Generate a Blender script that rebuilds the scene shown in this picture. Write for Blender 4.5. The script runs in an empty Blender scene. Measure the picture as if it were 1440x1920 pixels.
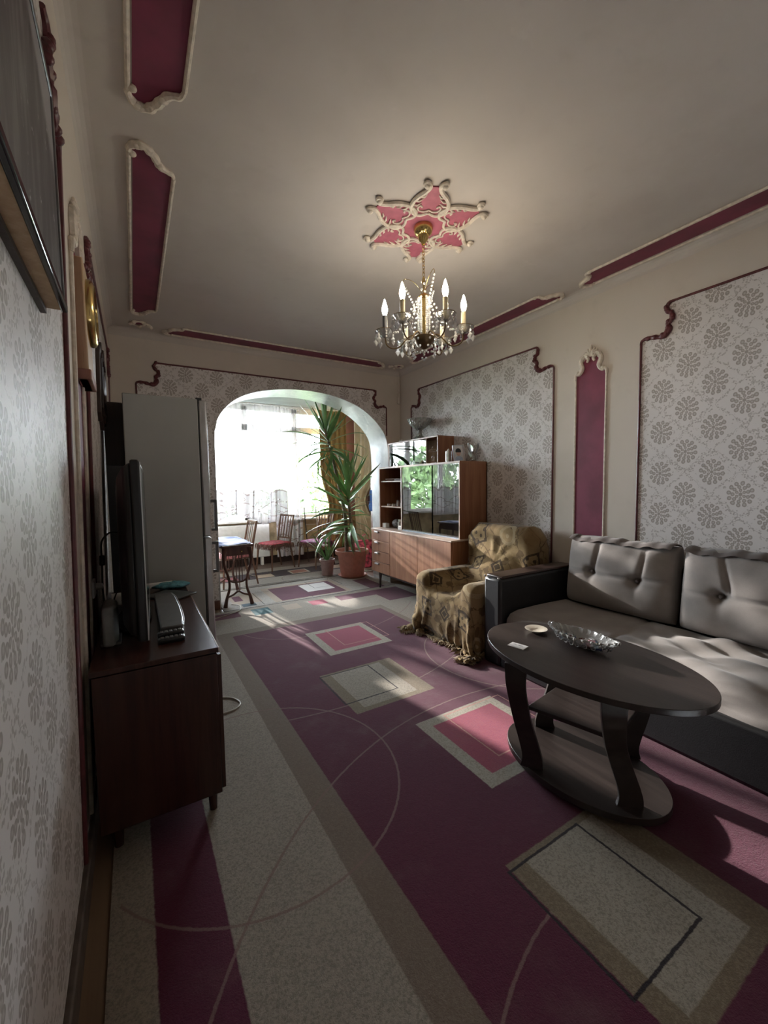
import bpy, bmesh, math, random
import numpy as np
from mathutils import Vector, Matrix, Euler
from mathutils.geometry import tessellate_polygon

PI = math.pi
random.seed(7)
SC = bpy.context.scene
COL = SC.collection

# ------------------------------------------------------------------ camera
CAM_H = 1.42
F_PX = 769.66
YAW, PITCH, ROLL = 0.54607, 0.065126, 0.013572
def cam_axes():
    cy, sy, cp, sp = math.cos(YAW), math.sin(YAW), math.cos(PITCH), math.sin(PITCH)
    f = Vector((sy*cp, cy*cp, -sp)); r = Vector((cy, -sy, 0)); d = f.cross(r)
    c, s = math.cos(ROLL), math.sin(ROLL)
    return c*r+s*d, -s*r+c*d, f
_r, _d, _f = cam_axes()
cam = bpy.data.cameras.new('camera')
cam.sensor_fit = 'HORIZONTAL'; cam.sensor_width = 36.0
cam.lens = F_PX/1440.0*36.0
cam.clip_start = 0.02; cam.clip_end = 200
camo = bpy.data.objects.new('camera', cam); COL.objects.link(camo)
m = Matrix.Identity(4)
for i in range(3):
    m[i][0], m[i][1], m[i][2] = _r[i], -_d[i], -_f[i]
m[0][3], m[1][3], m[2][3] = 0, 0, CAM_H
camo.matrix_world = m
SC.camera = camo

# ------------------------------------------------------------------ world, sun, view
SC.view_settings.view_transform = 'Standard'
SC.view_settings.look = 'None'
SC.view_settings.gamma = 1.0
SC.view_settings.use_curve_mapping = False
SC.view_settings.exposure = 0.92
SC.cycles.caustics_reflective = False
SC.cycles.caustics_refractive = False
SC.cycles.sample_clamp_indirect = 6.0
SC.cycles.transparent_max_bounces = 20
SC.cycles.max_bounces = 9
SC.cycles.diffuse_bounces = 5

SKY_STRENGTH = 31.0
SUN_STRENGTH = 9.0
BULB_STRENGTH = 56.0
w = bpy.data.worlds.new('sky'); SC.world = w
w.use_nodes = True
bg = w.node_tree.nodes['Background']
bg.inputs[0].default_value = (0.86, 0.94, 1.0, 1)
bg.inputs[1].default_value = SKY_STRENGTH

sun = bpy.data.lights.new('sun_offscreen', 'SUN'); sun.energy = SUN_STRENGTH; sun.angle = 0.02
sun.color = (1.0, 0.93, 0.85)
suno = bpy.data.objects.new('sun_offscreen', sun); COL.objects.link(suno)
suno.location = (-4, 20, 10)
suno.rotation_euler = Vector((0.196, -0.98, -0.285)).to_track_quat('-Z', 'Y').to_euler()

# daylight portal over the veranda windows (guides the sky's light, adds none)
pl = bpy.data.lights.new('window_portal', 'AREA'); pl.shape = 'RECTANGLE'; pl.size = 4.6; pl.size_y = 2.15
pl.cycles.is_portal = True
plo = bpy.data.objects.new('window_portal', pl); COL.objects.link(plo)
plo.location = (1.35, 7.72, 1.87); plo.rotation_euler = (-PI/2, 0, 0)

# ------------------------------------------------------------------ helpers
class MB:
    def __init__(s): s.v = []; s.f = []; s.uv = None
    def add(s, v, f):
        o = len(s.v); s.v += [tuple(p) for p in v]; s.f += [tuple(i+o for i in q) for q in f]; return s
    def box(s, x0, x1, y0, y1, z0, z1):
        return s.add([(x0,y0,z0),(x1,y0,z0),(x1,y1,z0),(x0,y1,z0),(x0,y0,z1),(x1,y0,z1),(x1,y1,z1),(x0,y1,z1)],
                     [(3,2,1,0),(4,5,6,7),(0,1,5,4),(1,2,6,5),(2,3,7,6),(3,0,4,7)])
    def obox(s, c, half, rot):      # oriented box, rot = Matrix3
        pts = []
        for k in ((-1,-1,-1),(1,-1,-1),(1,1,-1),(-1,1,-1),(-1,-1,1),(1,-1,1),(1,1,1),(-1,1,1)):
            p = rot @ Vector((k[0]*half[0], k[1]*half[1], k[2]*half[2])); pts.append((p.x+c[0], p.y+c[1], p.z+c[2]))
        return s.add(pts, [(3,2,1,0),(4,5,6,7),(0,1,5,4),(1,2,6,5),(2,3,7,6),(3,0,4,7)])
    def beam(s, a, b, w, t, up=(0,0,1)):   # box from a to b
        a = Vector(a); b = Vector(b); d = b-a; L = d.length; d.normalize()
        x = d.cross(Vector(up))
        if x.length < 1e-4: x = d.cross(Vector((1,0,0)))
        x.normalize(); y = x.cross(d)
        R = Matrix((x, d, y)).transposed()
        return s.obox((a+b)/2, (w/2, L/2, t/2), R)
    def lathe(s, prof, n=24, c=(0,0,0), rmod=None):
        v = []; f = []
        for (r, z) in prof:
            for k in range(n):
                a = 2*PI*k/n; rr = r*(rmod(a, z) if rmod else 1)
                v.append((c[0]+rr*math.cos(a), c[1]+rr*math.sin(a), c[2]+z))
        for i in range(len(prof)-1):
            for k in range(n):
                f.append((i*n+k, i*n+(k+1)%n, (i+1)*n+(k+1)%n, (i+1)*n+k))
        f.append(tuple(range(n-1, -1, -1))); f.append(tuple((len(prof)-1)*n+k for k in range(n)))
        return s.add(v, f)
    def tube(s, path, r, n=8, closed=False, flat=None):
        P = [Vector(p) for p in path]; N = len(P)
        R = r if isinstance(r, (list, tuple)) else [r]*N
        v = []; f = []; prev = None
        for i in range(N):
            if closed: t = P[(i+1) % N]-P[i-1]
            else: t = P[min(i+1, N-1)]-P[max(i-1, 0)]
            if t.length < 1e-9: t = Vector((0,0,1))
            t.normalize()
            if prev is None:
                x = t.orthogonal().normalized()
            else:
                x = prev-t*prev.dot(t)
                x = x.normalized() if x.length > 1e-6 else t.orthogonal().normalized()
            prev = x; y = t.cross(x)
            for k in range(n):
                a = 2*PI*k/n
                q = P[i]+x*(R[i]*math.cos(a))+y*(R[i]*math.sin(a)); v.append(q)
        m_ = N if closed else N-1
        for i in range(m_):
            j = (i+1) % N
            for k in range(n):
                f.append((i*n+k, i*n+(k+1)%n, j*n+(k+1)%n, j*n+k))
        if not closed:
            f.append(tuple(range(n-1,-1,-1))); f.append(tuple((N-1)*n+k for k in range(n)))
        return s.add(v, f)
    def ball(s, c, r, nu=10, nv=6, sc=(1,1,1)):
        v = [(c[0], c[1], c[2]+r*sc[2])]; f = []
        for i in range(1, nv):
            p = PI*i/nv
            for k in range(nu):
                a = 2*PI*k/nu
                v.append((c[0]+r*sc[0]*math.sin(p)*math.cos(a), c[1]+r*sc[1]*math.sin(p)*math.sin(a), c[2]+r*sc[2]*math.cos(p)))
        v.append((c[0], c[1], c[2]-r*sc[2])); e = len(v)-1
        for k in range(nu): f.append((0, 1+k, 1+(k+1)%nu))
        for i in range(nv-2):
            for k in range(nu):
                f.append((1+i*nu+k, 1+(i+1)*nu+k, 1+(i+1)*nu+(k+1)%nu, 1+i*nu+(k+1)%nu))
        for k in range(nu): f.append((e, 1+(nv-2)*nu+(k+1)%nu, 1+(nv-2)*nu+k))
        return s.add(v, f)
    def prism(s, poly, to3, d0, d1):    # poly: 2d outline; to3(u,v,d) -> 3d
        n = len(poly)
        v = [to3(u, w_, d0) for u, w_ in poly]+[to3(u, w_, d1) for u, w_ in poly]
        tris = tessellate_polygon([[Vector((u, w_, 0)) for u, w_ in poly]])
        f = [tuple(t) for t in tris]+[tuple(n+i for i in reversed(t)) for t in tris]
        f += [(i, (i+1) % n, n+(i+1) % n, n+i) for i in range(n)]
        return s.add(v, f)
    def grid(s, fn, nu, nv, cu=False, cv=False):
        v = []; f = []
        for i in range(nu):
            for j in range(nv): v.append(fn(i/(nu if cu else nu-1), j/(nv if cv else nv-1)))
        for i in range(nu if cu else nu-1):
            for j in range(nv if cv else nv-1):
                a = i*nv+j; b = ((i+1)%nu)*nv+j; c = ((i+1)%nu)*nv+(j+1)%nv; d = i*nv+(j+1)%nv
                f.append((a, b, c, d))
        return s.add(v, f)

def lathe_x(prof, n, c):      # lathe around +X at point c
    m_ = MB().lathe(prof, n); m_.v = [(c[0]+p[2], c[1]+p[0], c[2]+p[1]) for p in m_.v]; return m_
def rloc(o):
    p = Vector((0,0,0))
    while o is not None: p += o.location; o = o.parent
    return p
def mesh_from(mb, name, shift=None, smooth=True, ang=38):
    me = bpy.data.meshes.new(name)
    vs = mb.v
    if shift is not None and shift.length > 0: vs = [(p[0]-shift.x, p[1]-shift.y, p[2]-shift.z) for p in vs]
    me.from_pydata(vs, [], mb.f); me.validate()
    bm = bmesh.new(); bm.from_mesh(me); bmesh.ops.recalc_face_normals(bm, faces=bm.faces); bm.to_mesh(me); bm.free()
    if smooth:
        me.polygons.foreach_set('use_smooth', [True]*len(me.polygons)); me.set_sharp_from_angle(angle=math.radians(ang))
    return me
def obj(name, mb, mat, parent=None, bevel=0, smooth=True, ang=38, solid=0, sub=0):
    """link the collected shape as ONE mesh object; world-space verts are shifted into the parent's frame"""
    if parent is None:
        xs = np.array(mb.v); c = Vector(((xs[:,0].min()+xs[:,0].max())/2, (xs[:,1].min()+xs[:,1].max())/2, xs[:,2].min()))
        me = mesh_from(mb, name, c, smooth, ang)
        o = bpy.data.objects.new(name, me); o.location = c
    else:
        me = mesh_from(mb, name, rloc(parent), smooth, ang)
        o = bpy.data.objects.new(name, me); o.parent = parent
    me.materials.append(mat); COL.objects.link(o)
    if solid:
        q = o.modifiers.new('solid', 'SOLIDIFY'); q.thickness = solid; q.offset = 0
    if bevel:
        b = o.modifiers.new('bevel', 'BEVEL'); b.width = bevel; b.segments = 2; b.limit_method = 'ANGLE'; b.angle_limit = math.radians(40)
    if sub:
        q = o.modifiers.new('sub', 'SUBSURF'); q.levels = sub; q.render_levels = sub
    return o
def thing(name, label, cat, loc=(0,0,0), rz=0, group=None):
    o = bpy.data.objects.new(name, None); COL.objects.link(o); o.empty_display_size = .05
    o.location = loc; o.rotation_euler = (0,0,rz)
    o['label'] = label; o['category'] = cat
    if group: o['group'] = group
    return o
def tag(o, label, cat, group=None):
    o['label'] = label; o['category'] = cat
    if group: o['group'] = group
    return o
def struct(name, label, loc=(0,0,0)):
    o = bpy.data.objects.new(name, None); COL.objects.link(o); o.location = loc; o.empty_display_size = .05
    o['kind'] = 'structure'; o['label'] = label; return o
def dup(root, loc, rz, label=None):
    r = root.copy(); COL.objects.link(r); r.location = loc; r.rotation_euler = (0,0,rz)
    if label: r['label'] = label
    for ch in list(root.children):
        c = ch.copy(); COL.objects.link(c); c.parent = r
        for g in list(ch.children):
            d = g.copy(); COL.objects.link(d); d.parent = c
    return r
def spline(pts, n=8, closed=False):
    P = [np.array(p, float) for p in pts]; N = len(P); out = []
    rng = range(N if closed else N-1)
    for i in rng:
        p0 = P[(i-1) % N] if (closed or i > 0) else 2*P[0]-P[1]
        p1, p2 = P[i], P[(i+1) % N]
        p3 = P[(i+2) % N] if (closed or i+2 < N) else 2*P[-1]-P[-2]
        for k in range(n):
            t = k/n
            out.append(tuple(.5*((2*p1)+(-p0+p2)*t+(2*p0-5*p1+4*p2-p3)*t*t+(-p0+3*p1-3*p2+p3)*t**3)))
    if not closed: out.append(tuple(P[-1]))
    return out

# ------------------------------------------------------------------ node expressions
class E_:
    def __init__(s, nt, sock): s.nt = nt; s.k = sock
    def _m(s, op, *a):
        n = s.nt.nodes.new('ShaderNodeMath'); n.operation = op
        for i, q in enumerate((s,)+a):
            if isinstance(q, E_): s.nt.links.new(q.k, n.inputs[i])
            else: n.inputs[i].default_value = q
        return E_(s.nt, n.outputs[0])
    def __add__(s, o): return s._m('ADD', o)
    def __sub__(s, o): return s._m('SUBTRACT', o)
    def __mul__(s, o): return s._m('MULTIPLY', o)
    def __truediv__(s, o): return s._m('DIVIDE', o)
    def abs(s): return s._m('ABSOLUTE')
    def max(s, o): return s._m('MAXIMUM', o)
    def min(s, o): return s._m('MINIMUM', o)
    def sin(s): return s._m('SINE')
    def cos(s): return s._m('COSINE')
    def lt(s, o): return s._m('LESS_THAN', o)
    def gt(s, o): return s._m('GREATER_THAN', o)
    def frac(s): return s._m('FRACT')
    def floor(s): return s._m('FLOOR')
    def hyp(s, o): return (s*s+o*o)._m('SQRT')
    def atan2(s, o): return s._m('ARCTAN2', o)
    def ss(s, a, b):   # 0 below a, 1 above b
        n = s.nt.nodes.new('ShaderNodeMapRange'); n.interpolation_type = 'SMOOTHSTEP'
        s.nt.links.new(s.k, n.inputs[0])
        lo, hi, x, y = (a, b, 0, 1) if a < b else (b, a, 1, 0)
        n.inputs[1].default_value = lo; n.inputs[2].default_value = hi; n.inputs[3].default_value = x; n.inputs[4].default_value = y
        return E_(s.nt, n.outputs[0])
class Mat:
    def __init__(s, name, rough=.6, metal=0, spec=.5):
        s.m = bpy.data.materials.new(name); s.m.use_nodes = True; s.nt = s.m.node_tree
        s.b = s.nt.nodes['Principled BSDF']; s.out = s.nt.nodes['Material Output']
        s.b.inputs['Roughness'].default_value = rough; s.b.inputs['Metallic'].default_value = metal
        s.b.inputs['Specular IOR Level'].default_value = spec
    def pos(s):
        g = s.nt.nodes.new('ShaderNodeNewGeometry'); x = s.nt.nodes.new('ShaderNodeSeparateXYZ'); s.nt.links.new(g.outputs['Position'], x.inputs[0])
        s._p = g.outputs['Position']; return [E_(s.nt, x.outputs[i]) for i in range(3)]
    def ob(s, which='Object'):
        g = s.nt.nodes.new('ShaderNodeTexCoord'); x = s.nt.nodes.new('ShaderNodeSeparateXYZ'); s.nt.links.new(g.outputs[which], x.inputs[0])
        s._p = g.outputs[which]; return [E_(s.nt, x.outputs[i]) for i in range(3)]
    def noise(s, scale, detail=3, rough=.55, vec=None, stretch=None, out=0):
        n = s.nt.nodes.new('ShaderNodeTexNoise'); n.inputs['Scale'].default_value = scale; n.inputs['Detail'].default_value = detail; n.inputs['Roughness'].default_value = rough
        v = vec or s._p
        if stretch:
            mp = s.nt.nodes.new('ShaderNodeMapping'); mp.inputs['Scale'].default_value = stretch; s.nt.links.new(v, mp.inputs[0]); v = mp.outputs[0]
        s.nt.links.new(v, n.inputs['Vector']); return E_(s.nt, n.outputs[out])
    def voro(s, scale, feature='F1', out='Distance', vec=None):
        n = s.nt.nodes.new('ShaderNodeTexVoronoi'); n.feature = feature; n.inputs['Scale'].default_value = scale
        s.nt.links.new(vec or s._p, n.inputs['Vector']); return E_(s.nt, n.outputs[out])
    def comb(s, a, b, c=0.0):
        n = s.nt.nodes.new('ShaderNodeCombineXYZ')
        for i, q in enumerate((a, b, c)):
            if isinstance(q, E_): s.nt.links.new(q.k, n.inputs[i])
            else: n.inputs[i].default_value = q
        return n.outputs[0]
    def rgb(s, c):
        n = s.nt.nodes.new('ShaderNodeRGB'); n.outputs[0].default_value = (*c, 1); return n.outputs[0]
    def mix(s, a, b, fac):
        n = s.nt.nodes.new('ShaderNodeMix'); n.data_type = 'RGBA'
        for q, k in ((a, 6), (b, 7)):
            if isinstance(q, tuple): n.inputs[k].default_value = (*q, 1)
            else: s.nt.links.new(q, n.inputs[k])
        if isinstance(fac, E_): s.nt.links.new(fac.k, n.inputs[0])
        else: n.inputs[0].default_value = fac
        return n.outputs[2]
    def color(s, c):
        if isinstance(c, tuple): s.b.inputs['Base Color'].default_value = (*c, 1)
        else: s.nt.links.new(c, s.b.inputs['Base Color'])
    def bump(s, h, strength=.3, dist=.01):
        n = s.nt.nodes.new('ShaderNodeBump'); n.inputs['Strength'].default_value = strength; n.inputs['Distance'].default_value = dist
        s.nt.links.new(h.k, n.inputs['Height']); s.nt.links.new(n.outputs[0], s.b.inputs['Normal'])
    def rough(s, e): s.nt.links.new(e.k, s.b.inputs['Roughness'])
    def shader(s, typ, **kw):
        n = s.nt.nodes.new('ShaderNodeBsdf'+typ)
        for k, v in kw.items(): n.inputs[k].default_value = v
        return n
def plain(name, c, rough=.6, metal=0, spec=.5, var=.12, vscale=18, bump=0):
    M = Mat(name, rough, metal, spec); M.ob()
    n = M.noise(vscale, 4)
    lo = tuple(q*(1-var) for q in c); hi = tuple(min(1, q*(1+var)) for q in c)
    M.color(M.mix(lo, hi, n.ss(.3, .7)))
    if bump: M.bump(M.noise(vscale*4, 3), .4, bump)
    return M.m
def wood(name, c, c2, rough=.35, axis=2, scale=1.0, spec=.5, world=False):
    M = Mat(name, rough, 0, spec); M.pos() if world else M.ob()
    st = [14.0]*3; st[axis] = .9; st = tuple(q*scale for q in st)
    n = M.noise(2.2, 5, .6, stretch=st); n2 = M.noise(9, 2, .5, stretch=st)
    M.color(M.mix(M.mix(c, c2, n.ss(.35, .68)), tuple(q*.6 for q in c), n2.ss(.62, .8)*.5))
    M.bump(n2, .12, .003)
    return M.m
def glass_thin(name, tint=(1,1,1), rough=0.0, ior=1.5, gain=1.0):
    M = Mat(name); nt = M.nt
    t = M.shader('Transparent'); t.inputs[0].default_value = (*tint, 1)
    g = M.shader('Glossy'); g.inputs['Roughness'].default_value = rough; g.inputs[0].default_value = (1,1,1,1)
    fr = nt.nodes.new('ShaderNodeFresnel'); fr.inputs[0].default_value = ior
    mx = nt.nodes.new('ShaderNodeMixShader')
    f = E_(nt, fr.outputs[0])*gain
    nt.links.new(f.k, mx.inputs[0]); nt.links.new(t.outputs[0], mx.inputs[1]); nt.links.new(g.outputs[0], mx.inputs[2])
    nt.links.new(mx.outputs[0], M.out.inputs[0]); return M.m
def crystal(name, tint=(1,1,1), rough=.0):
    M = Mat(name, rough); M.b.inputs['Transmission Weight'].default_value = 1; M.b.inputs['IOR'].default_value = 1.5; M.color(tint); return M.m
def emit(name, c, s_):
    M = Mat(name); M.color((.9,.9,.85)); M.b.inputs['Emission Color'].default_value = (*c, 1); M.b.inputs['Emission Strength'].default_value = s_; return M.m

# ------------------------------------------------------------------ materials
def plaster_mat(name, c, dark):
    M = Mat(name, .75, 0, .3); x, y, z = M.pos()
    n = M.noise(1.3, 5, .6); n2 = M.noise(7, 4); n3 = M.noise(3.0, 6, .7)
    col = M.mix(c, dark, n.ss(.42, .75)*.55)
    col = M.mix(col, tuple(q*.8 for q in c), n2.ss(.6, .8)*.35)
    col = M.mix(col, tuple(min(1, q*1.15) for q in c), n3.ss(.62, .7)*.3)
    M.color(col); M.bump(M.noise(30, 3), .12, .004); return M.m
CEIL = plaster_mat('ceiling_paint', (.575,.53,.49), (.45,.405,.37))
PLASTER = plaster_mat('cream_wall_paint', (.63,.57,.505), (.52,.465,.41))
MAROON = plain('maroon_paint', (.185,.028,.062), .55, vscale=4, var=.18)
MAROON_T = plain('maroon_moulding', (.10,.02,.024), .38, vscale=20, var=.25)
CREAM_T = plain('cream_moulding', (.66,.59,.50), .5, vscale=30, var=.15, bump=.003)

def wallpaper(name, axis_u, du=0.0, dv=0.0, base=(.69,.655,.64), motif=(.27,.23,.20), mid=(.36,.325,.30)):
    M = Mat(name, .5, 0, .35); P = M.pos(); u = P[axis_u]; v = P[2]
    PX, PZ = .32, .30
    wob = M.noise(26, 3); wob2 = M.noise(70, 2)
    def cell(ou, ov):
        a = (((u+ou)/PX).frac()-.5)*PX; b = (((v+ov)/PZ).frac()-.5)*PZ; return a, b
    mask = None
    for ou, ov in ((du, dv), (du+PX/2, dv+PZ/2)):
        a, b = cell(ou+3.2, ov+3.0)
        b = b*.86
        r = a.hyp(b); th = b.atan2(a)
        f_ = r*(1/.070)+(wob-.5)*.10; tt = th*(1/(2*PI))+(wob-.5)*.02; fl = f_.ss(.17, .11)
        for c_, n_, ph_, hh in ((.30, 6, .0, .15), (.58, 9, .5, .17), (.88, 12, .2, .19)):
            e = (f_-c_)/hh; g = ((tt*n_+ph_+20.0).frac()-.5)*(1/.39)
            pe = e*e+g*g; fl = fl.max(pe.ss(1.0, .75)*((e.abs().max(g.abs())).ss(.15, .6)*.45+.55))
        mask = fl if mask is None else mask.max(fl)
    a, b = cell(du+3.2, dv+3.0)
    dd = (a.abs()*(2/PX)+b.abs()*(2/PZ)-1.0)
    sc = dd+((u*62).sin()*(v*66).sin())*.13+(wob-.5)*.34
    lf = M.voro(78).ss(.46, .32)
    tre = sc.abs().ss(.20, .13)*lf
    vine = sc.abs().ss(.030, .015)
    sprig = (dd-.42).abs().ss(.10, .05)*M.voro(60).ss(.36, .26)*.8
    tre = tre.max(vine*.7).max(sprig)
    col = M.mix(base, tuple(q*.9 for q in base), M.noise(1.5, 4).ss(.45, .75)*.6)
    col = M.mix(col, mid, tre*.78)
    col = M.mix(col, motif, mask*.8)
    M.color(col); M.bump(mask+M.noise(220, 2)*.3, .15, .002); return M.m
WP_Y = wallpaper('damask_wallpaper_side', 1, .05, .02)
WP_X = wallpaper('damask_wallpaper_end', 0, .1, .05)

def marble():
    M = Mat('white_marbled_lining', .3, 0, .5); x, y, z = M.pos()
    n = M.noise(2.2, 6, .62); v = (n*9.0+z*2+y*3).sin().abs()
    c = M.mix((.68,.69,.69), (.42,.45,.46), n.ss(.42, .68)); M.color(M.mix(c, (.80,.81,.80), v.ss(.14, .0)*.8)); return M.m
MARBLE = marble()

# carpets: woven pattern in floor coordinates
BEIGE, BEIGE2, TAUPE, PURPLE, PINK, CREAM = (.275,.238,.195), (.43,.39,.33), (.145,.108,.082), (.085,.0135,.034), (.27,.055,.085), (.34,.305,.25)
DARK, TEAL, TAN, LINE = (.02,.014,.016), (.02,.075,.085), (.33,.26,.2), (.185,.115,.10)
class Carpet:
    def __init__(s, name, base):
        s.M = Mat(name, .95, 0, .08); M = s.M; x, y, z = M.pos()
        s.wob = M.noise(60, 2); s.x = x+(s.wob-.5)*.008; s.y = y+(M.noise(45, 2)-.5)*.008
        fl = M.noise(120, 3, .7)
        s.c = M.mix(base, tuple(q*.66 for q in base), fl.ss(.4, .66)); s.fl = fl
    def dist(s, x0, x1, y0, y1):
        return ((s.x-(x0+x1)/2).abs()-abs(x1-x0)/2).max((s.y-(y0+y1)/2).abs()-abs(y1-y0)/2)
    def rect(s, x0, x1, y0, y1, c, speck=None):
        m_ = s.dist(x0, x1, y0, y1).ss(.004, -.003)
        cc = c if speck is None else s.M.mix(c, speck, s.fl.ss(.45, .62))
        s.c = s.M.mix(s.c, cc, m_)
    def frame(s, x0, x1, y0, y1, w_, c):
        m_ = s.dist(x0, x1, y0, y1).abs().ss(w_+.002, w_-.002); s.c = s.M.mix(s.c, c, m_)
    def ring(s, cx, cy, r, c, lim=None, w_=.0045):
        m_ = ((s.x-cx).hyp(s.y-cy)-r).abs().ss(w_+.003, w_-.002)
        if lim: m_ = m_*s.dist(*lim).ss(.003, 0)
        s.c = s.M.mix(s.c, c, m_*.8)
    def done(s, relief=.006):
        M = s.M
        wear = M.noise(2.4, 5, .65); s.c = M.mix(s.c, (.21,.17,.15), wear.ss(.5, .78)*.22)
        M.color(s.c); M.bump(M.noise(210, 3, .7)+M.noise(40, 3)*.5, .55, relief)
        M.b.inputs['Sheen Weight'].default_value = .15
        return M.m
def carpet_main():
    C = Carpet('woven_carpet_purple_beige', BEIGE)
    C.rect(.605, 2.43, -2, 4.11, TAUPE, (.17,.13,.10))
    C.rect(.735, 2.36, -2, 3.99, PURPLE, (.075,.011,.029))
    C.rect(-.004, .20, -2, 2.05, PURPLE, (.075,.011,.029))
    C.rect(2.85, 3.06, -2, 2.05, PURPLE)
    C.rect(.40, .94, 4.57, 4.77, PURPLE); C.rect(1.08, 1.28, 4.52, 4.76, TEAL); C.rect(1.43, 1.62, 4.52, 4.73, TAN)
    C.rect(1.755, 1.95, 4.53, 4.72, PINK); C.rect(2.12, 3.05, 4.53, 4.74, PURPLE); C.rect(2.62, 3.05, 4.20, 4.54, PURPLE)
    ALL = (-.1, 3.2, -1, 4.3)
    C.ring(.462, 1.914, .654, LINE, (-.1, 1.2, 1, 2.7)); C.ring(1.741, .084, 1.92, LINE, (.1, 2.4, .9, 2.1))
    C.ring(1.194, 4.667, 2.36, LINE, (.73, 2.4, 2.2, 2.7)); C.ring(2.683, 2.398, .712, LINE, (1.9, 2.7, 1.7, 3.12))
    C.ring(1.355, 4.168, .553, LINE, (.78, 1.36, 3.55, 3.99)); C.ring(1.476, 5.251, 1.81, LINE, (1.9, 2.8, 3.4, 4.05)); C.ring(1.248, -.237, 1.047, LINE, (.73, 1.3, .5, .9))
    for (x0, y1) in ((1.335, 3.685), (1.355, 1.905)):       # cream-edged pink squares
        C.rect(x0, x0+.605, y1-.605, y1, CREAM, (.24,.21,.165)); C.rect(x0+.075, x0+.54, y1-.535, y1-.07, PINK, (.24,.045,.085))
        C.frame(x0+.20, x0+.66, y1-.46, y1-.02, .004, (.40,.20,.17))
    for (x0, y1) in ((1.115, 2.785), (1.11, .995)):          # beige squares with a black thread
        C.rect(x0, x0+.605, y1-.60, y1, (.15,.115,.075), (.20,.155,.105)); C.rect(x0+.075, x0+.49, y1-.555, y1-.03, (.30,.265,.215), (.20,.175,.14))
        C.frame(x0-.01, x0+.39, y1-.46, y1-.025, .005, DARK)
    return C.done()
def carpet_arch():
    C = Carpet('woven_runner_beige_purple', (.36,.325,.29))
    C.rect(1.42, 2.46, 4.9, 5.66, TAN); C.rect(1.51, 2.39, 4.93, 5.60, PURPLE); C.rect(1.93, 2.32, 5.15, 5.56, (.55,.52,.5)); C.frame(2.08, 2.5, 5.3, 5.7, .004, DARK)
    C.rect(2.72, 2.95, 4.86, 5.42, PURPLE); C.rect(.96, 1.3, 5.05, 5.5, TAN); C.rect(1.0, 1.1, 5.2, 5.45, PURPLE); C.rect(1.04, 1.2, 4.92, 5.05, (.05,.08,.10))
    C.frame(1.28, 1.9, 4.9, 5.5, .004, DARK); C.ring(2.9, 5.5, .5, LINE)
    C.rect(.8, 3.3, 5.815, 5.84, DARK); C.rect(.8, 3.3, 4.852, 4.862, DARK)
    return C.done()
def carpet_ver():
    C = Carpet('woven_runner_dark', (.36,.325,.29))
    C.rect(.2, 3.6, 6.32, 6.78, (.05,.035,.045), (.035,.02,.03)); C.rect(1.58, 1.84, 6.36, 6.6, (.50,.38,.28)); C.rect(2.13, 2.44, 6.38, 6.66, (.55,.5,.42)); C.rect(2.16, 2.41, 6.41, 6.63, (.36,.16,.12))
    C.rect(1.02, 1.3, 6.4, 6.65, (.3,.08,.1)); C.rect(2.72, 3.1, 6.4, 6.66, (.45,.36,.28)); C.ring(2.2, 6.05, .33, LINE); C.rect(.2, 3.6, 5.9, 5.93, DARK)
    return C.done()

WENGE = wood('dark_wenge', (.020,.0145,.013), (.034,.025,.022), .33, 1, .8)
BROWN_WOOD = wood('brown_veneer', (.085,.032,.018), (.125,.052,.03), .4, 2)
TVCAB_WOOD = wood('mahogany_veneer', (.034,.012,.009), (.052,.019,.014), .26, 2)
HUTCH_WOOD = wood('walnut_veneer', (.215,.09,.044), (.30,.14,.074), .42, 2, .8)
HUTCH_SIDE = HUTCH_WOOD
HUTCH_EDGE = plain('pale_edge_strip', (.50,.38,.31), .45)
LIGHT_WOOD = wood('light_oak', (.46,.30,.17), (.56,.40,.25), .45, 2)
CHAIR_WOOD = wood('chair_brown_wood', (.11,.05,.03), (.17,.085,.05), .4, 2)
CONSOLE_WOOD = wood('console_red_wood', (.06,.022,.016), (.10,.04,.028), .35, 2)
DARK_WOOD = wood('very_dark_wood', (.022,.011,.009), (.036,.019,.015), .4, 2)
BLACK_P = plain('black_plastic', (.008,.009,.011), .35)
SCREEN = plain('dark_screen', (.004,.005,.007), .12)
GREY_P = plain('grey_plastic', (.12,.12,.12), .35)
SILVER = plain('silver_plastic', (.55,.55,.56), .28, .7, var=.05)
FRIDGE = plain('fridge_grey_enamel', (.33,.335,.32), .42, .0, .5, var=.04, vscale=2)
FRIDGE_D = plain('fridge_door_steel', (.46,.46,.46), .3, .75, var=.05)
LEATHER = plain('black_leatherette', (.013,.013,.0145), .42, 0, .5, vscale=60, bump=.002)
BRASS = plain('polished_brass', (.62,.45,.18), .22, 1, var=.08)
BRONZE = plain('dark_bronze', (.14,.095,.05), .35, .9)
WHITE = plain('white_paint', (.78,.78,.76), .45, var=.05)
WHITE_OLD = plain('old_white_paint', (.70,.69,.66), .5, var=.12, vscale=9)
TERRA = plain('terracotta_plastic', (.40,.16,.115), .55, var=.1)
SOIL = plain('dark_soil', (.03,.02,.014), .95, var=.4, vscale=60, bump=.01)
GLASS = glass_thin('clear_pane', (.97,.985,.98), 0, 1.5, 2.0)
WINGLASS = glass_thin('window_pane', (.98,.99,1), 0, 1.45, 1.0)
CRYSTAL = crystal('cut_crystal', (1,1,1), .04); CRYSTAL.node_tree.nodes['Principled BSDF'].inputs['Transmission Weight'].default_value = .45
PRESSED = crystal('pressed_glass', (.93,.95,.95), .08); PRESSED.node_tree.nodes['Principled BSDF'].inputs['Transmission Weight'].default_value = .72
GLASSWARE = glass_thin('clear_glassware', (.985,.99,.99), .03, 1.45, .8)
PAPER = plain('white_paper', (.80,.79,.77), .7, var=.04)
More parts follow.
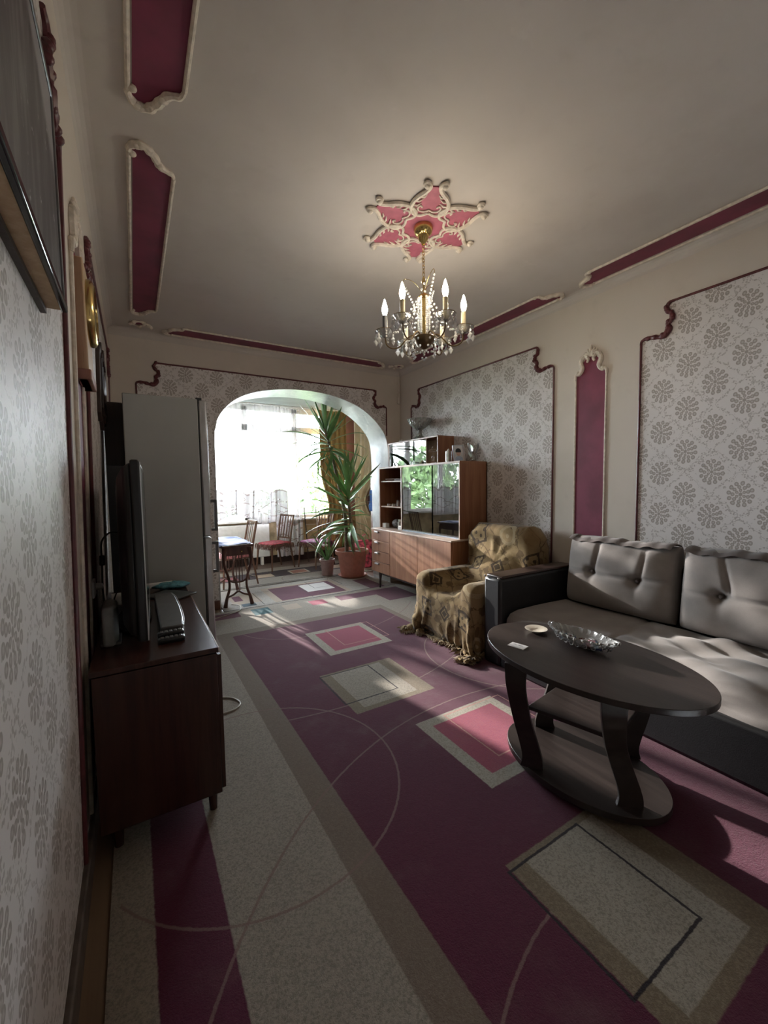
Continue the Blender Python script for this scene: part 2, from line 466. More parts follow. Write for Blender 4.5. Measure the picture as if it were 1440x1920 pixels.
CABLE = plain('black_cable', (.01,.01,.01), .5)
CABLE_W = plain('grey_cable', (.50,.47,.42), .5)

def fabric(name, c, var=.12, weave=420, rough=.9):
    M = Mat(name, rough, 0, .2); M.ob(); n = M.noise(5, 4); n2 = M.noise(weave, 2)
    M.color(M.mix(M.mix(tuple(q*(1-var) for q in c), tuple(q*(1+var) for q in c), n.ss(.3, .7)), tuple(q*.75 for q in c), n2.ss(.5, .7)*.5))
    M.bump(n2, .25, .002); M.b.inputs['Sheen Weight'].default_value = .25; return M.m
SOFA = fabric('taupe_velour', (.255,.228,.212))
SOFA_D = fabric('brown_piping_velour', (.10,.078,.07))

# ================================================================== the setting
XL0, XL_T = -.212, .0195            # left wall leans in slightly: X(z) = XL0 + XL_T*z
def XL(z): return XL0+XL_T*z
XR, YB, YB2, YF, ZC = 3.35, 5.03, 5.50, -.75, 3.045
VX0, VX1, VY = -1.2, 3.95, 7.6      # veranda

fl = struct('floor', 'brown plank floor under the carpets')
FLOORM = wood('floor_planks', (.16,.10,.06), (.22,.145,.09), .4, 1, .5, world=True)
FLOORM2 = wood('veranda_floor_planks', (.10,.065,.05), (.15,.10,.075), .5, 0, .5, world=True)
k = 0
pm = {}
for i in range(25):
    x0 = -.22+i*.143
    obj('plank', MB().box(x0, x0+.141, YF, YB2, -.03, 0), FLOORM, fl, smooth=False)
for i in range(15):
    y0 = YB2+.002+i*.14
    obj('plank', MB().box(VX0, VX1, y0, y0+.138, -.03, 0), FLOORM2, fl, smooth=False)
obj('subfloor', MB().box(VX0, VX1, YF, VY+.2, -.12, -.03), FLOORM, fl, smooth=False)

ce = struct('ceiling', 'smoke-stained cream plaster ceiling')
obj('slab', MB().box(-.35, XR+.2, YF-.1, YB2, ZC, ZC+.12), CEIL, ce, smooth=False)
def cove(fn, n=6, R=.075):
    mb = MB()
    pr = [(R*(1-math.cos(a)), R*(1-math.sin(a))) for a in [PI/2*k/n for k in range(n+1)]]   # (from wall, below ceiling)
    for i in range(n):
        (a0, b0), (a1, b1) = pr[i], pr[i+1]
        mb.add([fn(a0, b0, 0), fn(a0, b0, 1), fn(a1, b1, 1), fn(a1, b1, 0)], [(0,1,2,3)])
    return mb
obj('cove', cove(lambda a, b, t: (XR-a, YF+t*(YB-YF), ZC-b)), CEIL, ce)
obj('cove', cove(lambda a, b, t: (XL(ZC)-.012+a, YF+t*(YB-YF), ZC-b)), CEIL, ce)
obj('cove', cove(lambda a, b, t: (XL(ZC)+t*(XR-XL(ZC)), YB-a, ZC-b)), CEIL, ce)

# walls
wl = struct('wall_left', 'cream plaster wall on the television side')
obj('plaster', MB().add([(XL(0),YF,0),(XL(ZC),YF,ZC),(XL(ZC),YB,ZC),(XL(0),YB,0),(-.4,YF,0),(-.4,YF,ZC),(-.4,YB,ZC),(-.4,YB,0)],
    [(0,1,2,3),(4,5,6,7),(0,1,5,4),(1,2,6,5),(2,3,7,6),(3,0,4,7)]), PLASTER, wl, smooth=False)
wr = struct('wall_right', 'cream plaster wall behind the sofa')
obj('plaster', MB().box(XR, XR+.2, YF, YB2, 0, ZC+.05), PLASTER, wr, smooth=False)
wf = struct('wall_front', 'plain cream wall facing the arch')
obj('plaster', MB().box(-.4, 1.2, YF-.15, YF, 0, ZC), PLASTER, wf, smooth=False)
obj('plaster', MB().box(2.1, XR+.2, YF-.15, YF, 0, ZC), PLASTER, wf, smooth=False)
obj('plaster', MB().box(1.2, 2.1, YF-.15, YF, 2.1, ZC), PLASTER, wf, smooth=False)
d1 = struct('door_1', 'brown panel door in the wall facing the arch', (1.65, YF-.08, 0))
obj('door_leaf', MB().box(1.2, 2.1, YF-.1, YF-.06, 0, 2.1), BROWN_WOOD, d1, smooth=False)
obj('door_handle', MB().tube([(1.3,YF-.06,1.02),(1.3,YF-.01,1.02),(1.42,YF-.01,1.02)], .009), BRASS, d1)

# arch wall
ARCH = [(.800,0),(.800,.9),(.803,1.95),(.812,2.077),(.861,2.235),(1.005,2.41),(1.215,2.528),(1.502,2.603),(1.86,2.638),(2.244,2.616),(2.614,2.522),(2.875,2.371),(3.055,2.187),(3.125,2.02),(3.145,1.80),(3.15,.9),(3.15,0)]
AR = [(.800,0),(.800,1.2)]+spline(ARCH[2:15], 5)+[(3.15,.9),(3.15,0)]
wb = struct('wall_back', 'arched wall between living room and veranda')
poly = [(-.4,0),(-.4,ZC),(XR+.05,ZC),(XR+.05,0)]+AR[::-1]
obj('plaster', MB().prism(poly, lambda u, v, d: (u, d, v), YB, YB2), PLASTER, wb, smooth=False)
# marbled lining of the arch soffit, in five lengths
nA = len(AR); cuts = [0, 2, 22, 42, nA-3, nA-1]
for a, b in zip(cuts[:-1], cuts[1:]):
    mb = MB(); v = []; f = []
    for i in range(a, b+1):
        p = np.array(AR[i]); t = np.array(AR[min(i+1, nA-1)])-np.array(AR[max(i-1, 0)]); t = t/np.linalg.norm(t); nrm = np.array((t[1], -t[0]))
        q = p+nrm*.010
        v += [(p[0], YB-.012, p[1]), (q[0], YB-.012, q[1]), (q[0], YB2+.01, q[1]), (p[0], YB2+.01, p[1])]
    n_ = b-a+1
    for i in range(n_-1):
        for j in range(4): f.append((i*4+j, i*4+(j+1) % 4, (i+1)*4+(j+1) % 4, (i+1)*4+j))
    f += [(0,1,2,3), tuple((n_-1)*4+j for j in range(4))]
    obj('arch_lining', mb.add(v, f), MARBLE, wb)

# notched frames with carved corners, wallpaper inside
NOTCH = [(0,-.1),(0,.0),(.05,.07),(.2,.1),(.38,.08),(.6,.03),(.76,.08),(.84,.22),(.81,.36),(.92,.5),(.9,.63),(.79,.74),(.765,.88),(.84,.985),(1,1.0)]
NS, NV = .227, .237
def notch_path(flip=False):
    return spline([(a*NS, (b-1)*NV) for a, b in NOTCH], 5)   # relative to (side, top)
def frame_outline(u0, u1, z0, z1):
    """from bottom of side u0 up, over the top, down side u1 (u1 may be < u0)"""
    s = 1 if u1 > u0 else -1
    p = notch_path()
    return [(u0, z0)]+[(u0+s*a, z1+b) for a, b in p]+[(u1-s*a, z1+b) for a, b in p[::-1]]+[(u1, z0)]
def wall_frame(n, label, to3, u0, u1, z0, z1, mat, clip_poly=None, line=None, missing=None):
    t = struct('trim_%d' % n, label)
    out = frame_outline(u0, u1, z0, z1)
    obj('wallpaper', MB().prism(clip_poly or out, to3, -.002, .003), mat, t, smooth=False)
    ln = line or out
    s = 1 if u1 > u0 else -1
    np_ = len(notch_path())
    def rad(pc):
        r = []
        for (u, z) in pc:
            inn = min(abs(u-u0), abs(u-u1)) < NS*.97 and z > z1-NV*1.0
            k_ = 0
            if inn:
                f = min(abs(u-u0), abs(u-u1))/NS; g = (z-(z1-NV))/NV
                k_ = max(0, math.sin(PI*min(1, max(0, (f+g)/2))))**1.0*(1+.35*math.sin(22*(f-g)))
            r.append(.0085+.011*k_)
        return r
    # straight runs and carved corners as separate pieces
    iL = 1+np_; cor1 = ln[1:iL] if not line else None
    runs = [('moulding', ln)]
    if not line:
        runs = [('moulding', ln[0:2]), ('carved_corner', ln[1:1+np_]), ('moulding', [ln[np_], ln[np_+1]]), ('carved_corner', ln[1+np_:1+2*np_]), ('moulding', ln[-2:])]
    if missing:        # a length of the top moulding is broken off
        a_, b_ = runs[2][1]; runs[2] = ('moulding', [(a_[0]+s*missing, a_[1]), b_])
    for nm, pc in runs:
        mb = MB().tube([to3(u, z, .008) for u, z in pc], rad(pc), 8)
        if nm == 'carved_corner' or line:
            for q in range(6, len(pc)-6, 5):       # carved leaf bosses
                u, z = pc[q]; d = min(abs(u-u0), abs(u-u1))
                if d < NS*.95 and z > z1-NV*1.02 and d > NS*.1:
                    c = to3(u+s*.006*math.sin(q), z+.010*math.cos(q*1.7), .014); mb.ball(c, .017, 8, 5, (1, 1, 1))
        obj(nm, mb, MAROON_T, t)
    return t
RW = lambda u, v, d: (XR-d, u, v)
LW = lambda u, v, d: (XL(v)+d, u, v)
BW = lambda u, v, d: (u, YB-d, v)
wall_frame(1, 'wallpapered panel with carved maroon moulding above the armchair', RW, 2.467, 4.735, .12, 2.712, WP_Y)
wall_frame(2, 'wallpapered panel with carved maroon moulding behind the sofa', RW, 1.706, -.55, .12, 2.705, WP_Y)
wall_frame(3, 'wallpapered panel with carved maroon moulding under the framed painting', LW, 1.70, -.55, .12, 2.71, WP_Y, missing=.07)
wall_frame(4, 'wallpapered panel with carved maroon moulding behind the fridge', LW, 2.47, 4.78, .12, 2.71, WP_Y)
# arch wall panel is cut by the arch
o5 = frame_outline(.07, 3.115, .12, 2.74)
arch_in = [p for p in AR if p[0] < 3.10 and p[1] > 0.05]
clip = [(.07,.05)]+o5[1:-1]+[(3.115, 2.10)]+[(a, b+.0) for a, b in arch_in[::-1]]+[(.80,.05)]
wall_frame(5, 'wallpapered panel with carved maroon moulding around the arch', BW, .07, 3.115, .12, 2.74, WP_X, clip_poly=clip, line=o5[:-1]+[(3.115, 2.12)])

def pilaster(n, label, to3, y0, y1, z1, ztip):
    t = struct('trim_%d' % n, label); c = (y0+y1)/2; h = (y1-y0)/2
    half = [(-h, .12), (-h, z1), (-h*.62, z1+.03), (-h*.6, z1+.1), (-h*.3, z1+.14), (0, z1+.16)]
    o = [(c+a, b) for a, b in half]+[(c-a, b) for a, b in half[-2::-1]]
    obj('panel', MB().prism(o, to3, -.002, .003), MAROON, t, smooth=False)
    for s in (-1, 1):
        obj('moulding', MB().tube([to3(c+s*h, .12, .006), to3(c+s*h, z1, .006)], .0085, 8), CREAM_T, t)
        sc = spline([(h*1.02, z1-.03), (h*.98, z1+.015), (h*.72, z1+.02), (h*.55, z1+.06), (h*.66, z1+.115), (h*.42, z1+.165), (h*.18, z1+.13), (h*.24, z1+.10)], 5)
        mb = MB().tube([to3(c+s*a, b, .009) for a, b in sc], [.009+.011*math.sin(PI*i/(len(sc)-1)) for i in range(len(sc))], 8)
        for q in (8, 15, 22, 29): mb.ball(to3(c+s*sc[q][0], sc[q][1]+.012, .014), .016, 8, 5)
        obj('carved_scroll', mb, CREAM_T, t)
    mb = MB()
    for a in (-50, -25, 0, 25, 50):
        q = math.radians(a); L = .075 if a else .095
        mb.tube([to3(c, ztip-.10, .008), to3(c+math.sin(q)*L*.6, ztip-.10+math.cos(q)*L*.6, .014), to3(c+math.sin(q)*L, ztip-.10+math.cos(q)*L, .009)], [.008,.015,.006], 7)
    obj('carved_shell', mb, CREAM_T, t)
    return t
pilaster(6, 'narrow maroon wall panel with cream shell crest between the wallpapered panels behind the sofa', RW, 1.971, 2.242, 2.335, 2.58)
pilaster(7, 'narrow maroon wall panel with cream shell crest behind the wall clock', LW, 1.96, 2.22, 2.335, 2.58)

# skirting boards
SKIRT = plain('worn_grey_brown_skirting', (.105,.082,.07), .5, var=.25)
for nm, mb, lab in (('baseboard_left', MB().box(XL(0), XL(0)+.022, YF, YB, 0, .11), 'worn skirting board along the television wall'),
               ('baseboard_right', MB().box(XR-.02, XR, YF, YB, 0, .11), 'worn skirting board along the sofa wall')):
    o = obj(nm, mb, SKIRT, None, bevel=.006); o['kind'] = 'structure'; o['label'] = lab
o = obj('baseboard_back', MB().box(XL(0), .80, YB-.02, YB, 0, .11), BROWN_WOOD, None, bevel=.006); o['kind'] = 'structure'; o['label'] = 'brown skirting board left of the arch'

# ceiling panels: maroon fields in cream moulding with scrolled ends
CP = lambda u, v, d: (u, v, ZC-d)
def ceil_panel(n, label, outline, scrolls, straight):
    t = struct('trim_%d' % n, label)
    obj('panel', MB().prism(outline, CP, -.002, .004), MAROON, t, smooth=False)
    for a in straight: obj('moulding', MB().tube([CP(p[0], p[1], .009) for p in a], .010, 8), CREAM_T, t)
    for a in scrolls:
        p = spline(a, 6); N = len(p)
        mb = MB().tube([CP(q[0], q[1], .010) for q in p], [.008+.011*math.sin(PI*i/(N-1))*(1+.25*math.sin(i*1.3)) for i in range(N)], 8)
        for i in (N//3, N//2, 2*N//3): mb.ball(CP(p[i][0], p[i][1], .018), .020, 8, 5, (1,1,.6))
        mb.ball(CP(p[0][0], p[0][1], .012), .018, 8, 5, (1,1,.7))
        obj('carved_scroll', mb, CREAM_T, t)
LA, LB = .052, .252
def end_scroll(y, s):   # s=+1: end at larger y
    return [(LA+.016, y-s*.045), (LA, y-s*.02), (LA+.02, y+s*.02), (LA+.065, y+s*.03), (LA+.105, y-s*.012), (LA+.14, y-s*.075), (LB-.012, y-s*.10), (LB, y-s*.13)]
def left_panel(n, y0, y1, label, e0=True):
    top = [(a, b) for a, b in end_scroll(y1, 1)]
    out = [(LA, y0+.0)]+spline(top, 4)+[(LB, y0)]
    if e0:
        bot = [(a, b) for a, b in end_scroll(y0, -1)]
        out = spline(top, 4)+spline(bot, 4)[::-1]
        sc = [top, bot]
    else: sc = [top]
    ceil_panel(n, label, out, sc, [[(LA, y0+.0), (LA, y1-.02)], [(LB, y0+(.13 if e0 else 0)), (LB, y1-.13)]])
left_panel(8, -.6, 2.07, 'maroon ceiling panel with scrolled end along the television wall, above the painting')
left_panel(9, 2.36, 4.48, 'maroon ceiling panel with scrolled ends along the television wall, above the fridge')
# right side panels
RA, RB = 3.07, 3.285
def right_panel(n, y0, y1, label):
    out, sc = [], []
    for y, s in ((y1, 1), (y0, -1)):
        sc.append([(RA, y-s*.13), (RA+.012, y-s*.10), (RA+.07, y-s*.09), (RA+.10, y-s*.02), (RA+.14, y+s*.028), (RA+.19, y+s*.01), (RB, y-s*.03), (RB-.02, y-s*.05)])
    out = spline(sc[0], 4)+spline(sc[1], 4)[::-1]
    ceil_panel(n, label, out, sc, [[(RA, y0+.13), (RA, y1-.13)], [(RB, y0+.03), (RB, y1-.03)]])
right_panel(10, 2.335, 4.50, 'maroon ceiling panel with scrolled ends above the glass-fronted hutch')
right_panel(11, -.55, 2.095, 'maroon ceiling panel with scrolled ends above the sofa')
# back panel
BA, BBk = 4.82, 4.965
out, sc = [], []
for x, s in ((.36, -1), (2.98, 1)):
    sc.append([(x-s*.15, BA-.10), (x-s*.14, BA-.06), (x-s*.05, BA-.03), (x-s*.02, BA+.03), (x+s*.02, BA+.07), (x, BA+.11), (x-s*.04, BBk), (x-s*.06, BBk-.02)])
out = spline(sc[0], 4)+spline(sc[1], 4)[::-1]
ceil_panel(12, 'maroon ceiling panel with scrolled ends above the arch', out, sc, [[(.51, BA-.10), (2.83, BA-.10)], [(.40, BBk), (2.94, BBk)]])
def corner_orn(n, cx, cy, label, rot):
    t = struct('trim_%d' % n, label)
    R = lambda a, b: (cx+a*math.cos(rot)-b*math.sin(rot), cy+a*math.sin(rot)+b*math.cos(rot))
    pl_ = [R(a, b) for a, b in spline([(-.09,.01),(-.05,.055),(.03,.03),(.085,.035),(.05,-.02),(.0,-.06),(-.06,-.04)], 4, True)]
    obj('panel', MB().prism(pl_, CP, -.002, .004), MAROON, t, smooth=False)
    mb = MB().tube([CP(p[0], p[1], .010) for p in pl_], [.010+.004*math.sin(i*1.4) for i in range(len(pl_))], 7, closed=True)
    for i in range(0, len(pl_), 6): mb.ball(CP(pl_[i][0], pl_[i][1], .016), .019, 8, 5)
    obj('carved_scroll', mb, CREAM_T, t)
corner_orn(13, .135, 4.78, 'small carved corner ornament on the ceiling above the fridge', 0)
corner_orn(14, 3.14, 4.80, 'small carved corner ornament on the ceiling above the hutch', 2.4)

# ------------------------------------------------------------------ veranda shell
GREYGREEN = plain('grey_green_paint', (.33,.37,.345), .7, var=.08, vscale=3)
MAUVE = plain('dusty_mauve_paint', (.34,.20,.20), .7, var=.08, vscale=3)
SILLWALL = plain('flaking_ochre_plaster', (.40,.31,.19), .8, var=.35, vscale=6, bump=.01)
vc = struct('ceiling_veranda', 'grey green veranda ceiling'); obj('slab', MB().box(VX0-.1, VX1+.1, YB2, VY+.2, 2.93, 3.05), GREYGREEN, vc, smooth=False)
vr = struct('wall_veranda_right', 'mauve veranda end wall'); obj('plaster', MB().box(VX1, VX1+.12, YB2-.05, VY+.2, 0, 3), MAUVE, vr, smooth=False)
vl = struct('wall_veranda_left', 'grey green veranda end wall'); obj('plaster', MB().box(VX0-.12, VX0, YB2-.05, VY+.2, 0, 3), GREYGREEN, vl, smooth=False)
vb = struct('wall_veranda_back', 'outer side of the arched wall')
obj('plaster', MB().box(VX0, -.4, YB2-.1, YB2, 0, 2.95), GREYGREEN, vb, smooth=False); obj('plaster', MB().box(XR+.05, VX1, YB2-.1, YB2, 0, 2.95), MAUVE, vb, smooth=False)
vw = struct('wall_window', 'low flaking parapet wall under the veranda windows')
obj('plaster', MB().box(VX0, VX1, VY, VY+.2, 0, .80), SILLWALL, vw, smooth=False)
obj('lintel', MB().box(VX0, VX1, VY, VY+.2, 2.87, 3.0), WHITE_OLD, vw, smooth=False)
obj('pier', MB().box(3.6, VX1, VY, VY+.2, .8, 2.87), MAUVE, vw, smooth=False)
obj('baseboard', MB().box(VX0, VX1, VY-.02, VY, 0, .14), DARK_WOOD, vw, smooth=False)
XW = [VX0, -.35, .88, 1.74, 2.66, 3.6]
for i in range(5):
    x0, x1 = XW[i], XW[i+1]
    wn = struct('window_%d' % (i+1), 'white timber veranda window with transom light', ((x0+x1)/2, VY+.08, .8))
    y0, y1 = VY+.03, VY+.12
    for a, b, c, d in ((x0, x0+.05, .8, 2.87), (x1-.05, x1, .8, 2.87), (x0, x1, .8, .87), (x0, x1, 2.80, 2.87), (x0, x1, 2.44, 2.55)):
        obj('window_frame', MB().box(a, b, y0, y1, c, d), WHITE_OLD, wn, bevel=.004)
    if i in (2, 3):
        xm = (x0+x1)/2; obj('mullion', MB().box(xm-.025, xm+.025, y0, y1, .87, 2.44), WHITE_OLD, wn, bevel=.004)
    if i == 3:
        obj('vent_rail', MB().box(x0+.05, (x0+x1)/2, y0, y1, 1.86, 1.93), WHITE_OLD, wn, bevel=.004)
    obj('pane', MB().box(x0+.05, x1-.05, VY+.07, VY+.074, .87, 2.44), WINGLASS, wn, smooth=False)
    obj('pane', MB().box(x0+.05, x1-.05, VY+.07, VY+.074, 2.55, 2.80), WINGLASS, wn, smooth=False)
o = obj('trim_15', MB().box(VX0, 3.6, VY-.10, VY+.03, .78, .82), WHITE_OLD, None, bevel=.006); o['kind'] = 'structure'; o['label'] = 'white window board along the veranda windows'

# ================================================================== carpets
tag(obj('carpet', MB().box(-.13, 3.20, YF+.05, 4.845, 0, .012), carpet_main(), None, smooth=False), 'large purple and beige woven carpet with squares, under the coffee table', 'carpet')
tag(obj('runner_rug', MB().box(.82, 3.12, 4.852, 5.84, 0, .012), carpet_arch(), None, smooth=False), 'beige runner with a purple rectangle lying under the arch', 'rug')
tag(obj('runner_rug', MB().box(.0, 3.47, 5.87, 7.05, 0, .012), carpet_ver(), None, smooth=False), 'dark runner with small cream squares under the veranda chairs', 'rug')
CZ = .012

# ================================================================== ceiling rosette
RX, RY = 1.63, 2.16
ro = thing('ceiling_rosette', 'cream and pink six-petalled plaster rosette around the chandelier canopy', 'rosette', (RX, RY, ZC-.03))
PINKP = plain('pink_rosette_paint', (.40,.11,.16), .55, var=.12)
disc = [(RX+.165*math.cos(a), RY+.165*math.sin(a)) for a in [2*PI*k/48 for k in range(48)]]
obj('disc', MB().prism(disc, CP, -.001, .006), PINKP, ro, smooth=False)
PET = [(0,.14),(.045,.118),(.09,.135),(.108,.185),(.102,.23),(.078,.275),(.048,.31),(.03,.345),(.034,.37),(.055,.385),(.064,.366),(.05,.352)]   # half outline (side, out)
base_ang = math.atan2(1.836-RY, 1.475-RX)
for q in range(6):
    a = base_ang+q*PI/3
    er = (math.cos(a), math.sin(a)); et = (-er[1], er[0])
    W2 = lambda s_, o_: (RX+er[0]*o_+et[0]*s_, RY+er[1]*o_+et[1]*s_)
    hp = spline(PET[:8], 5)
    out = [W2(-s_, o_) for s_, o_ in hp]+[W2(s_, o_) for s_, o_ in hp[::-1]]
    pt = obj('petal', MB().prism(out, CP, -.001, .007), PINKP, ro, smooth=False)
    mb = MB()
    for s in (-1, 1):
        p = spline(PET, 6); N = len(p)
        mb.tube([CP(*W2(s*x, y), .012) for x, y in p], [.008+.005*math.sin(PI*i/(N-1)) for i in range(N)], 7)
        mb.ball(CP(*W2(s*.049, .368), .016), .019, 8, 5)
        # inner curls and leaf lobes
        cu = spline([(0,.165),(.025,.15),(.055,.155),(.068,.18),(.055,.198),(.043,.185)], 5)
        mb.tube([CP(*W2(s*x, y), .011) for x, y in cu], .0055, 6)
        for (x, y, L) in ((.098,.20,.045),(.09,.235,.042),(.068,.27,.034)):
            mb.tube([CP(*W2(s*x, y), .010), CP(*W2(s*(x-.02), y+.004), .014), CP(*W2(s*(x-L), y+.018), .009)], [.006,.007,.002], 6)
    obj('moulding', mb, CREAM_T, pt)

# ================================================================== chandelier
ch = thing('chandelier', 'brass and crystal chandelier with six candle bulbs hanging from the rosette', 'chandelier', (RX, RY, ZC))
obj('canopy', MB().lathe([(.0,ZC-.004),(.058,ZC-.006),(.062,ZC-.02),(.052,ZC-.05),(.035,ZC-.062),(.030,ZC-.085),(.016,ZC-.10),(.012,ZC-.115),(0,ZC-.118)], 28, (RX,RY,0)), BRASS, ch)
mb = MB(); z = ZC-.115
for i in range(9):
    c = z-.012-i*.021; rot = (i % 2)*PI/2
    ringp = [(RX+.008*math.cos(t)*math.cos(rot), RY+.008*math.cos(t)*math.sin(rot), c+.015*math.sin(t)) for t in [2*PI*k/12 for k in range(12)]]
    mb.tube(ringp, .0022, 6, closed=True)
obj('chain', mb, BRASS, ch)
ZB = 2.30
obj('stem', MB().lathe([(.0,2.735),(.008,2.73),(.012,2.70),(.006,2.68),(.006,2.63),(.03,2.62),(.034,2.61),(.012,2.60),(.011,2.50),(.016,2.49),(.011,2.48),(.011,2.38),(.03,2.37),(.03,2.34),(0,2.33)], 16, (RX,RY,0)), BRASS, ch)
obj('bowl', MB().lathe([(.066,2.362),(.070,2.358),(.064,2.335),(.048,2.312),(.026,2.296),(.012,2.288),(0,2.284)], 28, (RX,RY,0)), BRONZE, ch)
view = math.atan2(RY, RX)+PI       # towards the camera
WARM = emit('warm_bulb', (1.0,.85,.63), BULB_STRENGTH); COOL = emit('cool_bulb', (.85,.93,1.0), BULB_STRENGTH*1.1)
CANDLE_C = plain('candle_sleeve_cream', (.66,.56,.36), .4); CANDLE_B = plain('candle_sleeve_dark', (.03,.03,.035), .4)
RCH = .25
def bead(mb, c, r=.0085):
    mb.ball(c, r, 6, 4)
def drop(mb, c, L=.055, w_=.017):       # faceted pendant
    x, y, z = c; v = [(x,y,z)]
    for zz, ww in ((.28, .55), (.42, .35), (.62, 1.0)):
        for k in range(6): v.append((x+w_*ww*math.cos(k*PI/3), y+w_*.45*ww*math.sin(k*PI/3), z-L*zz))
    v.append((x, y, z-L)); f = []
    for k in range(6):
        n = (k+1) % 6
        f += [(0,1+k,1+n), (1+k,7+k,7+n,1+n), (7+k,13+k,13+n,7+n), (19,13+n,13+k)]
    mb.add(v, f); mb.ball((x, y, z+.008), .006, 6, 4)
def drop_mesh(L, w_):
    mb = MB(); drop(mb, (0,0,0), L, w_); me = mesh_from(mb, 'crystal_drop', None, False); me.materials.append(CRYSTAL); return me
DROP_L, DROP_S = drop_mesh(.075, .018), drop_mesh(.06, .014)
def add_drop(par, p, me):
    o = bpy.data.objects.new('crystal_drop', me); COL.objects.link(o); o.parent = par; o.location = Vector(p)-rloc(par); o.rotation_euler = (0,0,view+PI/2+random.uniform(-.5,.5)); return o
for q in range(6):
    a = view+PI/6+q*PI/3; ca, sa = math.cos(a), math.sin(a)
    P_ = lambda r, zz: (RX+ca*r, RY+sa*r, zz)
    arm = obj('arm', MB().tube(spline([P_(.03,2.345),P_(.075,2.375),P_(.115,2.35),P_(.16,2.305),P_(.205,2.30),P_(.24,2.325),P_(.25,2.375)], 6), .0048, 7), BRONZE, ch)
    X, Y = RX+ca*RCH, RY+sa*RCH
    obj('drip_cup', MB().lathe([(.012,2.372),(.022,2.374),(.045,2.388),(.060,2.405),(.063,2.409),(.060,2.411),(.042,2.397),(.015,2.385)], 24, (X,Y,0), rmod=lambda t, z_: 1+.05*math.cos(12*t)), PRESSED, arm, smooth=False)
    obj('cup_rim', MB().tube([(X+.0625*math.cos(t), Y+.0625*math.sin(t), 2.411) for t in [2*PI*k/24 for k in range(24)]], .002, 5, closed=True), BRONZE, arm)
    cool = q in (2,)
    # which candle is which, seen from the door: q order runs counter-clockwise from the near right
    obj('candle_sleeve', MB().lathe([(.016,2.385),(.0155,2.39),(.0155,2.505),(.012,2.508)], 16, (X,Y,0)), CANDLE_B if q == 4 else CANDLE_C, arm)
    obj('bulb', MB().lathe([(.0,2.505),(.010,2.507),(.014,2.52),(.0185,2.54),(.017,2.56),(.010,2.585),(.004,2.605),(0,2.612)], 12, (X,Y,0)), COOL if q == 4 else WARM, arm)
    mb = MB()
    for k in range(7):
        t = 2*PI*k/7+a; x, y = X+.058*math.cos(t), Y+.058*math.sin(t)
        if k in (0, 1, 6): add_drop(arm, (x, y, 2.392), DROP_L)
        elif k in (3, 4): add_drop(arm, (x, y, 2.385), DROP_S)
        else:
            for j in range(3): bead(mb, (x, y, 2.392-j*.017), .0075)
    o = obj('bead_chain', mb, CRYSTAL, arm, smooth=False); o['kind'] = 'stuff'
    # bead swags: crown to cup, down the stem, under the bowl
    mb = MB()
    for k in range(15):
        t = k/14; r = .035+(.245-.04)*t; zz = 2.60-.215*t-.11*math.sin(PI*t)*t
        bead(mb, P_(r, max(2.40, zz)), .008)
    for k in range(17): bead(mb, P_(.034, 2.60-k*.0135), .0082)
    for k in range(7):
        t = k/6; a2 = a+PI/3*t; r = .074; bead(mb, (RX+math.cos(a2)*r, RY+math.sin(a2)*r, 2.335-.095*math.sin(PI*t)), .008)
    o = obj('bead_chain', mb, CRYSTAL, ch, smooth=False); o['kind'] = 'stuff'
    if q % 2 == 0:
        cw = obj('crown_wire', MB().tube(spline([P_(.008,2.62),P_(.03,2.67),P_(.07,2.71),P_(.115,2.728),P_(.13,2.715),P_(.128,2.70)], 6), .002, 5), BRASS, ch)
        mb = MB()
        for k in range(8): bead(mb, P_(.128-.0095*k, 2.69-.018*k), .0078)
        o = obj('bead_chain', mb, CRYSTAL, cw, smooth=False); o['kind'] = 'stuff'; add_drop(cw, P_(.06, 2.56), DROP_S)
mb = MB()
for k in range(7): bead(mb, (RX+.012*math.cos(k*2.2), RY+.012*math.sin(k*2.2), 2.72-k*.016), .0085)
bead(mb, (RX,RY,2.268), .012); bead(mb, (RX,RY,2.25), .008)
o = obj('crystal_finial', mb, CRYSTAL, ch, smooth=False); o['kind'] = 'stuff'

